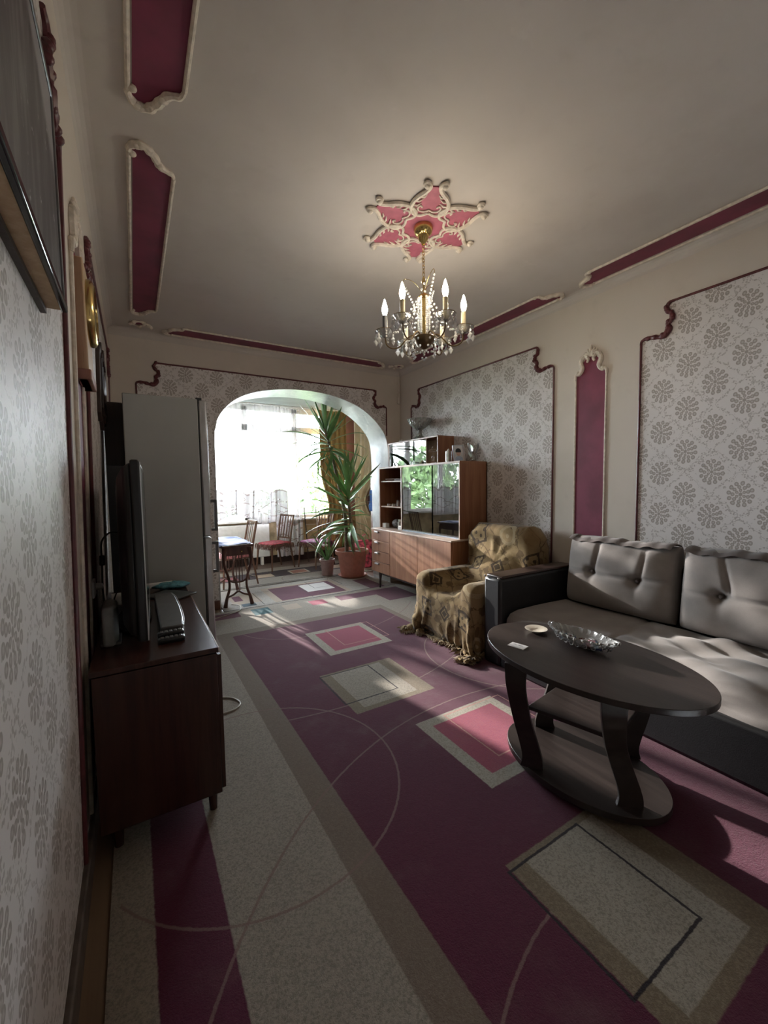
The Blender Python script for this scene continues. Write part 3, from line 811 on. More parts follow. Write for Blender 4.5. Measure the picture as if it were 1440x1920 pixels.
# ================================================================== sofa
def cushion(mb, x0, x1, y0, y1, z0, z1, tufts=(), seed=0, lean=.0, puff=.045, nu=84, nv=60):
    """soft back cushion: front is the -X side; tufted front, plain back, meeting in a rounded edge"""
    rnd = random.Random(seed); ph = [rnd.uniform(0, 6.28) for _ in range(8)]
    cx, cy, cz = (x0+x1)/2, (y0+y1)/2, (z0+z1)/2; hx, hy, hz = (x1-x0)/2, (y1-y0)/2, (z1-z0)/2
    def side(sg):
        def pt(u, v):
            a, b = math.sin((u-.5)*PI), math.sin((v-.5)*PI)           # denser towards the edges
            y = cy+hy*a*(1-.03*(1-b*b)*0); z = cz+hz*b
            ed = max(0, 1-abs(a)**7)*max(0, 1-abs(b)**7); th = ed**.42
            x = hx*th+puff*(max(0, 1-a*a)*max(0, 1-b*b))**.6
            if sg < 0:
                for (ty, tz) in tufts:
                    x -= .060*math.exp(-((y-ty)/.035)**2-((z-tz)/.035)**2)+.028*math.exp(-((y-ty)/.11)**2-((z-tz)/.09)**2)
                    up = max(0, z-tz); x -= ed*.030*math.exp(-((y-ty-.05*math.sin(7*up+ph[1]))/.016)**2)*min(1, up/.04)*(1-.3*up/.3) if up > 0 else 0
                    dn = max(0, tz-z); x -= ed*.012*math.exp(-((y-ty+.1*dn)/.02)**2)*max(0, 1-dn/.16) if dn > 0 else 0
                tz = tufts[0][1]; zl = tz+.012*math.sin(5*y+ph[0]); x -= ed*.020*math.exp(-((z-zl)/.011)**2)
                x += ed*.006*math.sin(19*y+ph[2]+6*z)*math.sin(9*z+ph[3])+ed*.010*math.sin(37*y+ph[4])*max(0, b)**4+ed*.007*math.sin(26*y+8*z+ph[5])*max(0, b)
            zz = z+.012*math.sin(7*y+ph[6])*max(0, b)**3-.010*a*a*max(0, b)
            return (cx+sg*x+lean*(z-z0), y, zz)
        return pt
    mb.grid(side(-1), nu, nv); mb.grid(side(1), nu//2, nv//2)
    return mb
so = thing('sofa', 'long grey-brown sofa with black leatherette arm along the wallpapered wall', 'sofa', (2.85, 1.2, CZ))
SY0 = -.15
obj('base', MB().box(2.34, 3.28, SY0, 2.166, .014, .30), LEATHER, so, bevel=.02)
for y in (.0, 2.0):
    for x in (2.5, 3.2): obj('foot', MB().lathe([(.022,CZ),(.03,.075)], 12, (x,y,0)), BLACK_P, so)
def seat_pt(u, v):
    # top sheet wrapped over the front
    y = SY0+.005+u*(2.135-SY0)
    prof = [(2.47,.14),(2.40,.15),(2.375,.22),(2.372,.32),(2.385,.39),(2.42,.425),(2.50,.44),(2.70,.442),(2.90,.438),(3.10,.43)]
    t = v*(len(prof)-1); i = min(int(t), len(prof)-2); f = t-i
    x = prof[i][0]*(1-f)+prof[i+1][0]*f; z = prof[i][1]*(1-f)+prof[i+1][1]*f
    if z > .34:
        near = max(0, min(1, (1.55-y)/.5))
        z += near*(.016*math.sin(13*y+9*x+1.6*math.sin(5*x+3*y))+.011*math.sin(29*x-17*y)+.013*math.exp(-((x-2.62+.5*(y-.9))/.035)**2)+.016*math.exp(-((x-2.78+.25*(y-.6))/.03)**2))
        z += .004*math.sin(9*y)
        z -= .012*math.exp(-((y-1.42-.12*(x-2.6))/.018)**2)
    else: x += .007*math.sin(17*y+20*z)
    return (x, y, z)
obj('seat', MB().grid(seat_pt, 180, 64), SOFA, so, ang=180)
ar = obj('armrest', MB().box(2.335, 3.26, 2.165, 2.335, CZ, .695), LEATHER, so, bevel=.022)
obj('armrest_cap', MB().box(2.36, 3.25, 2.168, 2.332, .69, .712), plain('brown_leatherette_cap', (.040,.022,.017), .38), ar, bevel=.012)
for y in (2.32, 2.18): obj('arm_stud', MB().ball((2.333, y, .70), .008, 8, 6), SILVER, ar)
obj('backrest', MB().box(3.20, 3.335, SY0, 2.165, .10, .82), LEATHER, so, bevel=.03)
for (a, b, tf, sd) in ((1.325, 2.135, ((1.90,.715),(1.56,.70)), 3), (.47, 1.295, ((1.06,.70),(.72,.70)), 5), (-.12, .45, ((.2,.7),), 8)):
    c = obj('back_cushion', cushion(MB(), 3.03, 3.25, a, b, .435, .975, tufts=tf, seed=sd, lean=.12), SOFA, so, ang=180)
    def edge(u):
        y = a+.03+u*(b-a-.06); return y
    mbp = MB().grid(lambda u, v: (3.085+.19*v, a+.025+u*(b-a-.05), .952+.030*math.sin(PI*v)**.6+.006*math.sin(40*u)+.007*math.sin(13*u)), 40, 8)
    obj('top_panel', mbp, SOFA_D, c, ang=180)
    for (ty, tz) in tf: obj('button', MB().ball((3.083, ty, tz), .013, 8, 6, (.5,1,1)), SOFA_D, c)

# ================================================================== coffee table
ct = thing('coffee_table', 'dark wenge oval coffee table with wavy legs in front of the sofa', 'table', (1.795, 1.14, CZ))
def oval(a, b, cx=1.795, cy=1.14, n=72): return [(cx+b*math.cos(t), cy+a*math.sin(t)) for t in [2*PI*k/n for k in range(n)]]
HZ = lambda u, v, d: (u, v, d)
obj('tabletop', MB().prism(oval(.525,.34), HZ, .572, .598), WENGE, ct, bevel=.004)
obj('base_plate', MB().prism(oval(.39,.265,1.805,1.155), HZ, CZ+.025, CZ+.055), WENGE, ct, bevel=.004)
obj('middle_shelf', MB().prism([(1.60,1.30),(1.98,1.36),(2.02,1.0),(1.70,.93)], HZ, .315, .335), WENGE, ct, bevel=.003)
for q in range(4): obj('caster', MB().lathe([(.016,CZ),(.018,CZ+.026)], 12, (1.805+.12*(-1)**q, 1.155+.25*(1 if q < 2 else -1), 0)), BLACK_P, ct)
def plank_leg(ctr, ax):
    """S-curved plank: ctr = three centres from base to top, ax = direction of its width"""
    p = spline([(*ctr[0], CZ+.05), (*ctr[0], .13), (*ctr[1], .31), (*ctr[2], .47), (*ctr[2], .575)], 6)
    e = Vector((ax[0], ax[1], 0)).normalized(); t = Vector((-e.y, e.x, 0)); v = []; f = []; N = len(p)
    for i, (x, y, z) in enumerate(p):
        wd = .052-.010*math.sin(PI*i/(N-1))
        for r_, s_ in ((-wd, -.011), (wd, -.011), (wd, .011), (-wd, .011)):
            q = Vector((x, y, z))+e*r_+t*s_; v.append((q.x, q.y, z))
    for i in range(N-1):
        for j in range(4): f.append((i*4+j, i*4+(j+1) % 4, (i+1)*4+(j+1) % 4, (i+1)*4+j))
    f += [(3,2,1,0), tuple((N-1)*4+j for j in range(4))]
    return MB().add(v, f)
LEGS = [(((1.568,1.25),(1.535,1.285),(1.495,1.285)), (.5,-.86)), (((1.712,.872),(1.665,.905),(1.575,.868)), (.75,-.66))]
for c3, ax in LEGS:
    obj('leg', plank_leg(c3, ax), WENGE, ct, bevel=.002)
    obj('leg', plank_leg([(3.61-x, 2.30-y) for x, y in c3], ax), WENGE, ct, bevel=.002)

# things on the coffee table
TZ = .598
pl_ = tag(obj('saucer', MB().lathe([(.0,TZ),(.03,TZ),(.034,TZ+.004),(.056,TZ+.015),(.060,TZ+.0185),(.057,TZ+.019),(.032,TZ+.007),(0,TZ+.006)], 32, (1.872,1.472,0)), plain('cream_china', (.72,.66,.55), .3, var=.04)), 'small cream china saucer on the coffee table beside the crystal dish', 'saucer')
PRINT = Mat('printed_card', .6); _x, _y, _z = PRINT.ob()
PRINT.color(PRINT.mix((.80,.79,.78), (.42,.42,.44), ((_x*190).sin().gt(.3))*(_x.abs().lt(.016))*(_y.abs().lt(.028))*PRINT.noise(160, 2).gt(.5)))
o = obj('printed_card', MB().box(-.028, .028, -.043, .043, 0, .004), PRINT.m, None, smooth=False); o.location = (1.622, 1.385, TZ); o.rotation_euler = (0,0,.22)
tag(o, 'white printed card lying on the coffee table near the saucer', 'card')
dish = thing('crystal_dish', 'boat-shaped cut crystal dish of wrapped sweets on the coffee table', 'dish', (1.895, 1.215, TZ), .0)
def dish_pt(u, v, off=0):
    t = 2*PI*u; L, Wd = .182, .085
    r = .42+.58*v; hgt = .004+.052*v**1.6
    sc_ = 1+(.035*math.cos(22*t) if v > .8 else .02*math.cos(22*t)*v)
    ca, sa = math.cos(t), math.sin(t)
    y = L*r*math.copysign(abs(ca)**1.15, ca)*sc_; x = Wd*r*math.copysign(abs(sa)**1.0, sa)*sc_*(1-.15*abs(ca))
    tip = .012*abs(ca)**6*v
    return (1.895+x*(1-off), 1.215+y*(1-off*.6), TZ+hgt+tip+(.006 if off else 0))
mb = MB().grid(lambda u, v: dish_pt(u, v), 88, 12, cu=True)
v0 = len(mb.v); mb.grid(lambda u, v: dish_pt(u, v, .07), 88, 12, cu=True)
mb.f += [(i*12+11, ((i+1) % 88)*12+11, v0+((i+1) % 88)*12+11, v0+i*12+11) for i in range(88)]
mb.f += [tuple(i*12 for i in range(88)), tuple(v0+i*12 for i in range(88))]
obj('bowl', mb, PRESSED, dish, smooth=False)
mb = MB()
for k in range(26):
    t = 2*PI*k/26; p = dish_pt(k/26, .98); mb.ball((p[0], p[1], p[2]+.002), .0085, 6, 4)
for k in range(22):
    p = dish_pt(k/22, .6); mb.tube([(p[0]+.0125*math.cos(t)*.2, p[1]+.0125*math.cos(t), p[2]+.0125*math.sin(t)) for t in [2*PI*j/10 for j in range(10)]], .0025, 5, closed=True)
obj('cut_rim', mb, PRESSED, dish)
rnd = random.Random(4)
cols = [((.30,.45,.62),'pale blue'),((.03,.05,.16),'dark blue'),((.62,.64,.66),'silver white'),((.16,.05,.04),'brown'),((.25,.30,.30),'grey green'),((.55,.30,.34),'pink')]
cm = [plain('foil_%d' % i, c, .25, .35, var=.2) for i, (c, _) in enumerate(cols)]
for k in range(30):
    yy = rnd.uniform(-.115, .115); lim = .05*(1-(yy/.15)**2); xx = rnd.uniform(-lim, lim); ci = rnd.randrange(6)
    c = Vector((1.895+xx, 1.215+yy, TZ+.020+rnd.uniform(0, .020)*(1-abs(yy)/.14)))
    R = Euler((rnd.uniform(-.3,.3), rnd.uniform(-.3,.3), rnd.uniform(0, PI))).to_matrix()
    mb = MB().obox(c, (.015,.008,.006), R)
    for s in (-1, 1):
        e = c+R @ Vector((s*.014,0,0)); e2 = c+R @ Vector((s*.025, .007, .002)); e3 = c+R @ Vector((s*.025, -.007, -.001)); e4 = c+R @ Vector((s*.016,0,.002))
        mb.add([e, e2, e3, e4], [(0,1,2),(0,1,3),(0,2,3),(1,2,3)])
    tag(obj('wrapped_sweet', mb, cm[ci], None, bevel=.002), '%s foil-wrapped sweet in the crystal dish' % cols[ci][1], 'sweet', 'wrapped sweets in the crystal dish')

# ================================================================== armchair and throw
ac = thing('armchair', 'dark armchair under a fringed throw between hutch and sofa', 'armchair', (2.78, 2.82, CZ))
ACF = fabric('dark_brown_upholstery', (.03,.02,.017))
ABOX = [((2.76,2.80,.24),(.46,.385,.18),'seat'), ((3.10,2.80,.60),(.12,.40,.40),'backrest'), ((2.74,2.485,.31),(.43,.085,.26),'armrest'), ((2.74,3.125,.31),(.43,.085,.26),'armrest')]
for c, h, nm in ABOX:
    obj(nm, MB().box(c[0]-h[0], c[0]+h[0], c[1]-h[1], c[1]+h[1], c[2]-h[2], c[2]+h[2]), ACF, ac, bevel=.117 if nm == 'backrest' else .05)
    if nm == 'backrest': ac.children[-1].modifiers['bevel'].segments = 5
for x in (2.40, 3.1):
    for y in (2.5, 3.1): obj('foot', MB().box(x-.02, x+.02, y-.02, y+.02, CZ, .07), BLACK_P, ac)

def drape():
    """cloth settled over the armchair's boxes (position based dynamics)"""
    rng = np.random.default_rng(11)
    NX, NY = 112, 128
    prof = np.array([(2.20,.50),(2.21,.66),(2.30,.72),(2.95,.76),(3.00,1.10),(3.08,1.16),(3.20,1.14),(3.245,1.0),(3.26,.70)])
    seg = np.r_[0, np.cumsum(np.hypot(*np.diff(prof, axis=0).T))]; L = seg[-1]
    s = np.linspace(0, L, NX); xs = np.interp(s, seg, prof[:,0]); zs = np.interp(s, seg, prof[:,1])
    W = 1.86; ys = np.linspace(2.82-W/2, 2.82+W/2, NY)
    P = np.zeros((NX, NY, 3)); P[...,0] = xs[:,None]; P[...,1] = ys[None,:]; P[...,2] = zs[:,None]
    # fold the overhang beyond the arms downwards
    for j in range(NY):
        d = 0
        if ys[j] < 2.39: d = 2.39-ys[j]; P[:,j,1] = 2.375-.02*d
        if ys[j] > 3.22: d = ys[j]-3.22; P[:,j,1] = 3.235
        P[:,j,2] -= d*.95
    P[...,2] = np.maximum(P[...,2], .03)
    du = L/(NX-1)*1.10; dv = W/(NY-1)*1.24
    P += rng.normal(0, .004, P.shape); P[...,2] += .02*np.sin(P[...,1]*23+3*np.sin(P[...,0]*7))
    boxes = [(np.array(c), np.array(h)) for c, h, _ in ABOX]
    boxes.append((np.array((2.79,2.25,.35)), np.array((.47,.10,.36))))                 # sofa arm
    boxes.append((np.array((3.07,4.1,.53)), np.array((.27,.86,.30))))                  # hutch base
    boxes.append((np.array((3.14,4.1,1.2)), np.array((.21,.86,.5))))
    RND = .045
    def collide(p, old):
        q = p.reshape(-1, 3).copy(); o = old.reshape(-1, 3)
        touched = np.zeros(len(q), bool)
        for c, h in boxes:
            r = RND; hh = h-r
            d = q-c; a = np.abs(d)-hh; out = np.maximum(a, 0); dist = np.linalg.norm(out, axis=1)
            inside = (a < 0).all(1)
            sd = np.where(inside, a.max(1), dist)-r
            hit = sd < .008
            if not hit.any(): continue
            n = np.where(dist[:,None] > 1e-9, out/np.maximum(dist, 1e-9)[:,None]*np.sign(d), 0)
            ax = a.argmax(1); ni = np.zeros_like(q); ni[np.arange(len(q)), ax] = np.sign(d[np.arange(len(q)), ax]+1e-12)
            n = np.where(inside[:,None], ni, n)
            push = np.clip(.008-sd, 0, .05)
            q[hit] += n[hit]*push[hit][:,None]; touched |= hit
        low = q[:,2] < .03; q[low, 2] = .03; touched |= low
        q[:,0] = np.minimum(q[:,0], 3.315)
        mv = q-o
        q[touched] -= mv[touched]*.45          # friction
        return q.reshape(p.shape)
    V = np.zeros_like(P); dt = .016; g = np.array((0, 0, -9.8))
    def con(p, sa, sb, rest, k):
        A = p[sa]; B = p[sb]; d = B-A; l = np.linalg.norm(d, axis=-1, keepdims=True)
        c = d*((l-rest)/np.maximum(l, 1e-9)*.5*k); p[sa] = A+c; p[sb] = B-c
    S = np.s_
    dg = math.hypot(du, dv)
    for it in range(190):
        old = P.copy(); V += g*dt; V *= .97; P = P+V*dt
        for k_ in range(9):
            for st in (0, 1):
                a = S[st:NX-1:2,:]; b = S[st+1:NX:2,:]; n_ = min(P[a].shape[0], P[b].shape[0])
                con(P, S[st:st+2*n_-1:2,:], S[st+1:st+2*n_:2,:], du, 1)
                n_ = len(range(st+1, NY, 2)); con(P, S[:,st:st+2*n_-1:2], S[:,st+1:st+2*n_:2], dv, 1)
            con(P, S[:-1,:-1], S[1:,1:], dg, .12); con(P, S[1:,:-1], S[:-1,1:], dg, .12)
            con(P, S[:-4,:], S[4:,:], 4*du, .008); con(P, S[:,:-4], S[:,4:], 4*dv, .008)
            if k_ % 3 == 2: P = collide(P, old)
        V = (P-old)/dt
        sp = np.linalg.norm(V, axis=-1, keepdims=True); V *= np.minimum(1, 1.5/np.maximum(sp, 1e-9))
    return P, du, dv
CL, cdu, cdv = drape()
def wrinkle(P, du, dv):
    rng = np.random.default_rng(5); NX, NY = P.shape[:2]
    n = np.cross(np.gradient(P, axis=0), np.gradient(P, axis=1)); n /= np.maximum(np.linalg.norm(n, axis=-1, keepdims=True), 1e-9)
    if n[NX//3, NY//2, 2] < 0: n = -n
    S_, T_ = np.meshgrid(np.arange(NX)*du, np.arange(NY)*dv, indexing='ij'); L, W = NX*du, NY*dv
    H = np.zeros((NX, NY))
    rid = []
    for k in range(16):          # upright folds on the front skirt
        t = W*rng.uniform(.16, .86); rid.append(((-.05, t+rng.normal(0, .04)), (rng.uniform(.25, .5), t+rng.normal(0, .07)), rng.uniform(.010, .026), rng.uniform(.014, .026)))
    for k in range(13):          # folds gathered across the seat
        a = np.array((rng.uniform(.3, .9), W*rng.uniform(.3, .7))); d = rng.normal(0, 1, 2)*np.array((.16, .22)); rid.append((tuple(a-d), tuple(a+d), rng.uniform(.008, .02), rng.uniform(.010, .02)))
    for t0, t1, s1 in ((.50, .30, .88), (.47, .20, .80), (.52, .42, .92), (.44, .16, .70), (.60, .66, .9), (.56, .80, .85), (.50, .55, .9)):   # creases fanning over the back
        rid.append(((L*.52, W*t0), (L*s1, W*t1), .019, .013))
    for k in range(9):
        a = np.array((L*rng.uniform(.5, .85), W*rng.uniform(.15, .85))); d = rng.normal(0, 1, 2)*np.array((.16, .09)); rid.append((tuple(a-d), tuple(a+d), rng.uniform(.006, .014), .013))
    wob = .012*np.sin(S_*17+2*np.sin(T_*9))+.010*np.sin(T_*21+S_*5)
    for a, b, A, w_ in rid:
        a = np.array(a); b = np.array(b); e = b-a; l2 = e @ e
        q = np.clip(((S_-a[0])*e[0]+(T_-a[1])*e[1])/l2, 0, 1)
        d = np.hypot(S_-(a[0]+q*e[0]), T_-(a[1]+q*e[1]))
        side = ((S_-a[0])*e[1]-(T_-a[1])*e[0])/math.sqrt(l2)+wob
        H += A*np.exp(-(side/w_)**2)*np.sin(PI*np.clip(q, .02, .98))**.6*(d < .12)
    H = np.minimum(H, .045)
    P = P+n*H[...,None]; P[...,0] = np.minimum(P[...,0], 3.33); P[...,2] = np.maximum(P[...,2], .022)
    return P
CL = wrinkle(CL, cdu, cdv)
SOFT = [(np.array(c), np.array(h), .05) for c, h, _ in ABOX]+[(np.array((2.7975,2.25,.354)), np.array((.4625,.085,.342)), .02), (np.array((3.065,4.11,.52)), np.array((.27,.85,.32)), .005)]
def push_out(P, gap):
    q = np.array(P, float).reshape(-1, 3)
    for _ in range(3):
        for c, h, r in SOFT:
            d = q-c; a = np.abs(d)-(h-r); out = np.maximum(a, 0); dist = np.linalg.norm(out, axis=1); ins = (a < 0).all(1)
            sd = np.where(ins, a.max(1), dist)-r; hit = sd < gap
            n = out/np.maximum(dist, 1e-9)[:,None]*np.sign(d)
            ax = a.argmax(1); ni = np.zeros_like(q); ni[np.arange(len(q)), ax] = np.sign(d[np.arange(len(q)), ax]+1e-12)
            n = np.where(ins[:,None], ni, n); q[hit] += n[hit]*(gap-sd[hit])[:,None]
    return q.reshape(np.shape(P))
CL = push_out(CL, .018); CL[...,2] = np.maximum(CL[...,2], .022); CL[...,0] = np.minimum(CL[...,0], 3.335)
NX, NY = CL.shape[:2]
mb = MB().grid(lambda u, v: tuple(CL[int(round(u*(NX-1))), int(round(v*(NY-1)))]), NX, NY)
M = Mat('tapestry_throw', .95, 0, .1); uvn = M.nt.nodes.new('ShaderNodeUVMap'); sx = M.nt.nodes.new('ShaderNodeSeparateXYZ'); M.nt.links.new(uvn.outputs[0], sx.inputs[0]); M._p = uvn.outputs[0]
u, v = E_(M.nt, sx.outputs[0]), E_(M.nt, sx.outputs[1])
nz = M.noise(6, 4); fn = M.noise(260, 2)
G = .24
cu_, cv_ = ((u/G).frac()-.5)*G, ((v/G).frac()-.5)*G
rnd_ = ((((u/G).floor()*12.9898)+((v/G).floor()*78.233)).sin()*43758.5).frac()
dia = cu_.abs()+cv_.abs(); cir = cu_.hyp(cv_); squ = cu_.abs().max(cv_.abs())
d_m = dia.lt(.085)*(((dia*140).sin().gt(-.3)).max(dia.lt(.03)))*rnd_.lt(.4)
c_m = ((cir-.05).abs().lt(.010)).max(cir.lt(.014))*rnd_.gt(.4)*rnd_.lt(.7)
s_m = ((squ-.06).abs().lt(.008)).max(((cu_*90).sin()*(cv_*90).sin()).gt(.45)*squ.lt(.055))*rnd_.gt(.7)
bord = ((u*26).sin()*(v*31+(nz*7)).sin()).gt(.62)
vines = ((u*38+(nz*9)).sin()+(v*33+(nz*8)).cos()).abs().lt(.12)
col = M.mix((.17,.112,.052), (.27,.195,.10), nz.ss(.35, .65))
col = M.mix(col, (.075,.046,.022), (bord.max(vines))*.7)
col = M.mix(col, (.025,.017,.012), (d_m.max(s_m))*.85); col = M.mix(col, (.33,.26,.155), c_m*.7)
M.color(M.mix(col, (.10,.06,.03), fn.ss(.5, .75)*.35)); M.bump(fn, .35, .003)
M.b.inputs['Sheen Weight'].default_value = .1
throw = obj('throw_blanket', mb, M.m, None, ang=180, solid=.006)
uvl = throw.data.uv_layers.new(name='UVMap'); li = np.zeros(len(throw.data.loops), int); throw.data.loops.foreach_get('vertex_index', li)
uvs = np.stack([(li//NY)*cdu, (li % NY)*cdv], 1).astype(np.float32); uvl.data.foreach_set('uv', uvs.ravel())
tag(throw, 'golden brown tapestry throw with fringe draped over the armchair', 'blanket')
# fringe on the border
mb = MB(); rnd = random.Random(2)
edge = [(CL[0,j], CL[0,j]-CL[2,j]) for j in range(NY)]+[(CL[i,0], CL[i,0]-CL[i,2]) for i in range(NX)]+[(CL[i,-1], CL[i,-1]-CL[i,-3]) for i in range(NX)]+[(CL[-1,j], CL[-1,j]-CL[-3,j]) for j in range(NY)]
for p, d in edge:
    d = d/max(np.linalg.norm(d), 1e-6)
    for q in range(4):
        t = Vector(p)+Vector((rnd.uniform(-.01,.01), rnd.uniform(-.01,.01), 0)); L = rnd.uniform(.05, .085)
        dr = (Vector(d)*.5+Vector((rnd.uniform(-.35,.35), rnd.uniform(-.35,.35), -.75))).normalized()
        e = t+dr*L; e.z = max(e.z, CZ+.003); e.x = min(e.x, 3.335)
        mid_ = (t+e)/2; t, mid_, e = [Vector(w_) for w_ in push_out(np.array([t, mid_, e]), .015)]
        for w_ in (t, mid_, e):
            w_.z = max(w_.z, CZ+.0055)
            if w_.x > 2.325 and 2.25 < w_.y < 2.43 and w_.z < .58: w_.y = min(2.390, max(2.345, w_.y))     # hangs between armchair and sofa arm
        mb.tube([t, mid_, e], [.0048,.0042,.002], 3)
fr = obj('fringe', mb, fabric('fringe_yarn', (.26,.19,.115)), throw); fr['kind'] = 'stuff'

# ================================================================== hutch against the right wall
hu = thing('display_hutch', 'walnut display hutch with sliding glass doors and drawers beside the arch', 'hutch', (3.07, 4.12, CZ))
HX0, HX1, HY0, HY1 = 2.80, 3.33, 3.27, 4.95
zb0, zb1 = .235, .815
obj('base_carcass', MB().box(HX0+.02, HX1, HY0, HY1, zb0, zb1), HUTCH_SIDE, hu, bevel=.003)
obj('base_top', MB().box(HX0-.005, HX1, HY0-.01, HY1+.005, zb1, zb1+.018), HUTCH_EDGE, hu, bevel=.003)
for y in (HY0+.12, HY1-.13):
    for x in (HX0+.06, HX1-.08): obj('leg', MB().tube([(x, y, zb0), (x-.01, y, CZ)], [.022,.013], 10), DARK_WOOD, hu)
obj('leg_rail', MB().box(HX0+.06, HX0+.09, HY0+.1, HY1-.1, zb0-.04, zb0), DARK_WOOD, hu)
YS = 4.48
for k in range(4):
    hz = (zb1-zb0)/4; z0 = zb0+.004+(3-k)*hz
    dr = obj('drawer', MB().box(HX0, HX0+.025, YS+.004, HY1, z0, z0+hz-.006), HUTCH_WOOD, hu, bevel=.002)
    obj('handle', MB().box(HX0-.024, HX0+.002, 4.745, 4.84, z0+hz*.72, z0+hz*.72+.022), SILVER, dr, bevel=.004)
for a, b in ((3.275, 3.87), (3.876, YS-.002)):
    obj('door', MB().box(HX0, HX0+.025, a, b, zb0+.004, zb1-.002), HUTCH_WOOD, hu, bevel=.002)
# upper case
UX0 = 2.935; uz0, uz1 = zb1+.018, 1.648
UY0, UY1, YM = 3.285, 4.945, 4.385
obj('upper_side', MB().box(UX0, HX1, UY0, UY0+.018, uz0, uz1), HUTCH_SIDE, hu, bevel=.002)
obj('upper_side', MB().box(UX0, HX1, UY1-.018, UY1, uz0, uz1), HUTCH_SIDE, hu, bevel=.002)
obj('divider', MB().box(UX0, HX1, YM, YM+.018, uz0, uz1), HUTCH_SIDE, hu, bevel=.002)
obj('upper_back', MB().box(HX1-.012, HX1, UY0, UY1, uz0, uz1), HUTCH_WOOD, hu, smooth=False)
obj('upper_top', MB().box(UX0, HX1, UY0, UY1, uz1, uz1+.018), HUTCH_SIDE, hu, bevel=.002)
obj('edge_strip', MB().box(UX0-.004, UX0, UY0, UY1, uz1-.004, uz1+.018).box(UX0-.004, UX0, YM, YM+.018, uz0, uz1).box(UX0-.004, UX0, UY0, UY0+.012, uz0, uz1).box(UX0-.004, UX0, UY1-.016, UY1, uz0, uz1), HUTCH_EDGE, hu, smooth=False)
for z in (1.118, 1.462):
    s_ = obj('shelf', MB().box(UX0+.02, HX1-.012, YM+.018, UY1-.018, z, z+.016), HUTCH_WOOD, hu, smooth=False)
    obj('edge_strip', MB().box(UX0+.016, UX0+.02, YM+.018, UY1-.018, z, z+.016), HUTCH_EDGE, s_, smooth=False)
for z in (1.12, 1.42): obj('glass_shelf', MB().box(UX0+.035, HX1-.012, UY0+.018, YM, z, z+.006), glass_thin('shelf_glass', (.88,.95,.92), 0, 1.5, 1.5), hu, smooth=False)
obj('sliding_pane', MB().box(UX0+.004, UX0+.008, 3.77, YM, uz0+.01, uz1-.004), GLASS, hu, smooth=False)
obj('sliding_pane', MB().box(UX0+.014, UX0+.018, UY0+.012, 3.81, uz0+.01, uz1-.004), GLASS, hu, smooth=False)
obj('pane_track', MB().box(UX0, UX0+.025, UY0+.018, YM, uz0, uz0+.012), plain('pale_blue_track', (.42,.47,.55), .3), hu, smooth=False)
# top case
tc = thing('top_cabinet', 'low walnut glass-door cabinet standing on top of the hutch', 'cabinet', (3.2, 4.4, uz1+.018))
TX0 = 3.085; tz0, tz1 = uz1+.018, 2.0; TY0, TY1 = 3.83, 4.935
obj('side', MB().box(TX0, HX1, TY0, TY0+.016, tz0, tz1-.014), HUTCH_SIDE, tc, bevel=.002); obj('side', MB().box(TX0, HX1, TY1-.016, TY1, tz0, tz1-.014), HUTCH_SIDE, tc, bevel=.002)
obj('back', MB().box(HX1-.012, HX1, TY0+.016, TY1-.016, tz0+.014, tz1-.014), LIGHT_WOOD, tc, smooth=False)
obj('bottom', MB().box(TX0, HX1, TY0+.016, TY1-.016, tz0, tz0+.014), HUTCH_SIDE, tc, smooth=False)
obj('top', MB().box(TX0, HX1, TY0, TY1, tz1-.014, tz1), HUTCH_SIDE, tc, bevel=.002)
obj('edge_strip', MB().box(TX0-.004, TX0, TY0, TY1, tz1-.016, tz1).box(TX0-.004, TX0, TY0, TY0+.014, tz0, tz1).box(TX0-.004, TX0, TY0, TY1, tz0, tz0+.012), HUTCH_EDGE, tc, smooth=False)
obj('sliding_pane', MB().box(TX0+.004, TX0+.008, 4.34, TY1-.016, tz0+.014, tz1-.014), GLASS, tc, smooth=False)
obj('sliding_pane', MB().box(TX0+.014, TX0+.018, 4.07, 4.38, tz0+.014, tz1-.014), GLASS, tc, smooth=False)
obj('pane_handle', MB().box(TX0+.004, TX0+.012, 4.066, 4.072, tz0+.014, tz1-.014), HUTCH_EDGE, tc, smooth=False)

# crystal bowl on top
bw = thing('footed_bowl', 'grey cut crystal footed fruit bowl on top of the low walnut cabinet', 'bowl', (3.185, 4.33, tz1))
SMOKE = Mat('smoky_crystal', .08); SMOKE.b.inputs['Transmission Weight'].default_value = .55; SMOKE.color((.62,.66,.64)); SMOKE.ob(); SMOKE.bump(SMOKE.voro(38), .9, .02)
obj('foot', MB().lathe([(.0,tz1),(.085,tz1),(.085,tz1+.012),(.06,tz1+.035),(.032,tz1+.055),(.028,tz1+.07),(.028,tz1+.115),(.045,tz1+.13)], 24, (3.185,4.33,0)), SMOKE.m, bw)
obj('bowl', MB().lathe([(.03,tz1+.125),(.075,tz1+.15),(.12,tz1+.19),(.145,tz1+.235),(.158,tz1+.262),(.150,tz1+.262),(.13,tz1+.22),(.09,tz1+.17),(.03,tz1+.14)], 48, (3.185,4.33,0), rmod=lambda t, z_: 1+.025*math.cos(24*t)), SMOKE.m, bw, smooth=False)
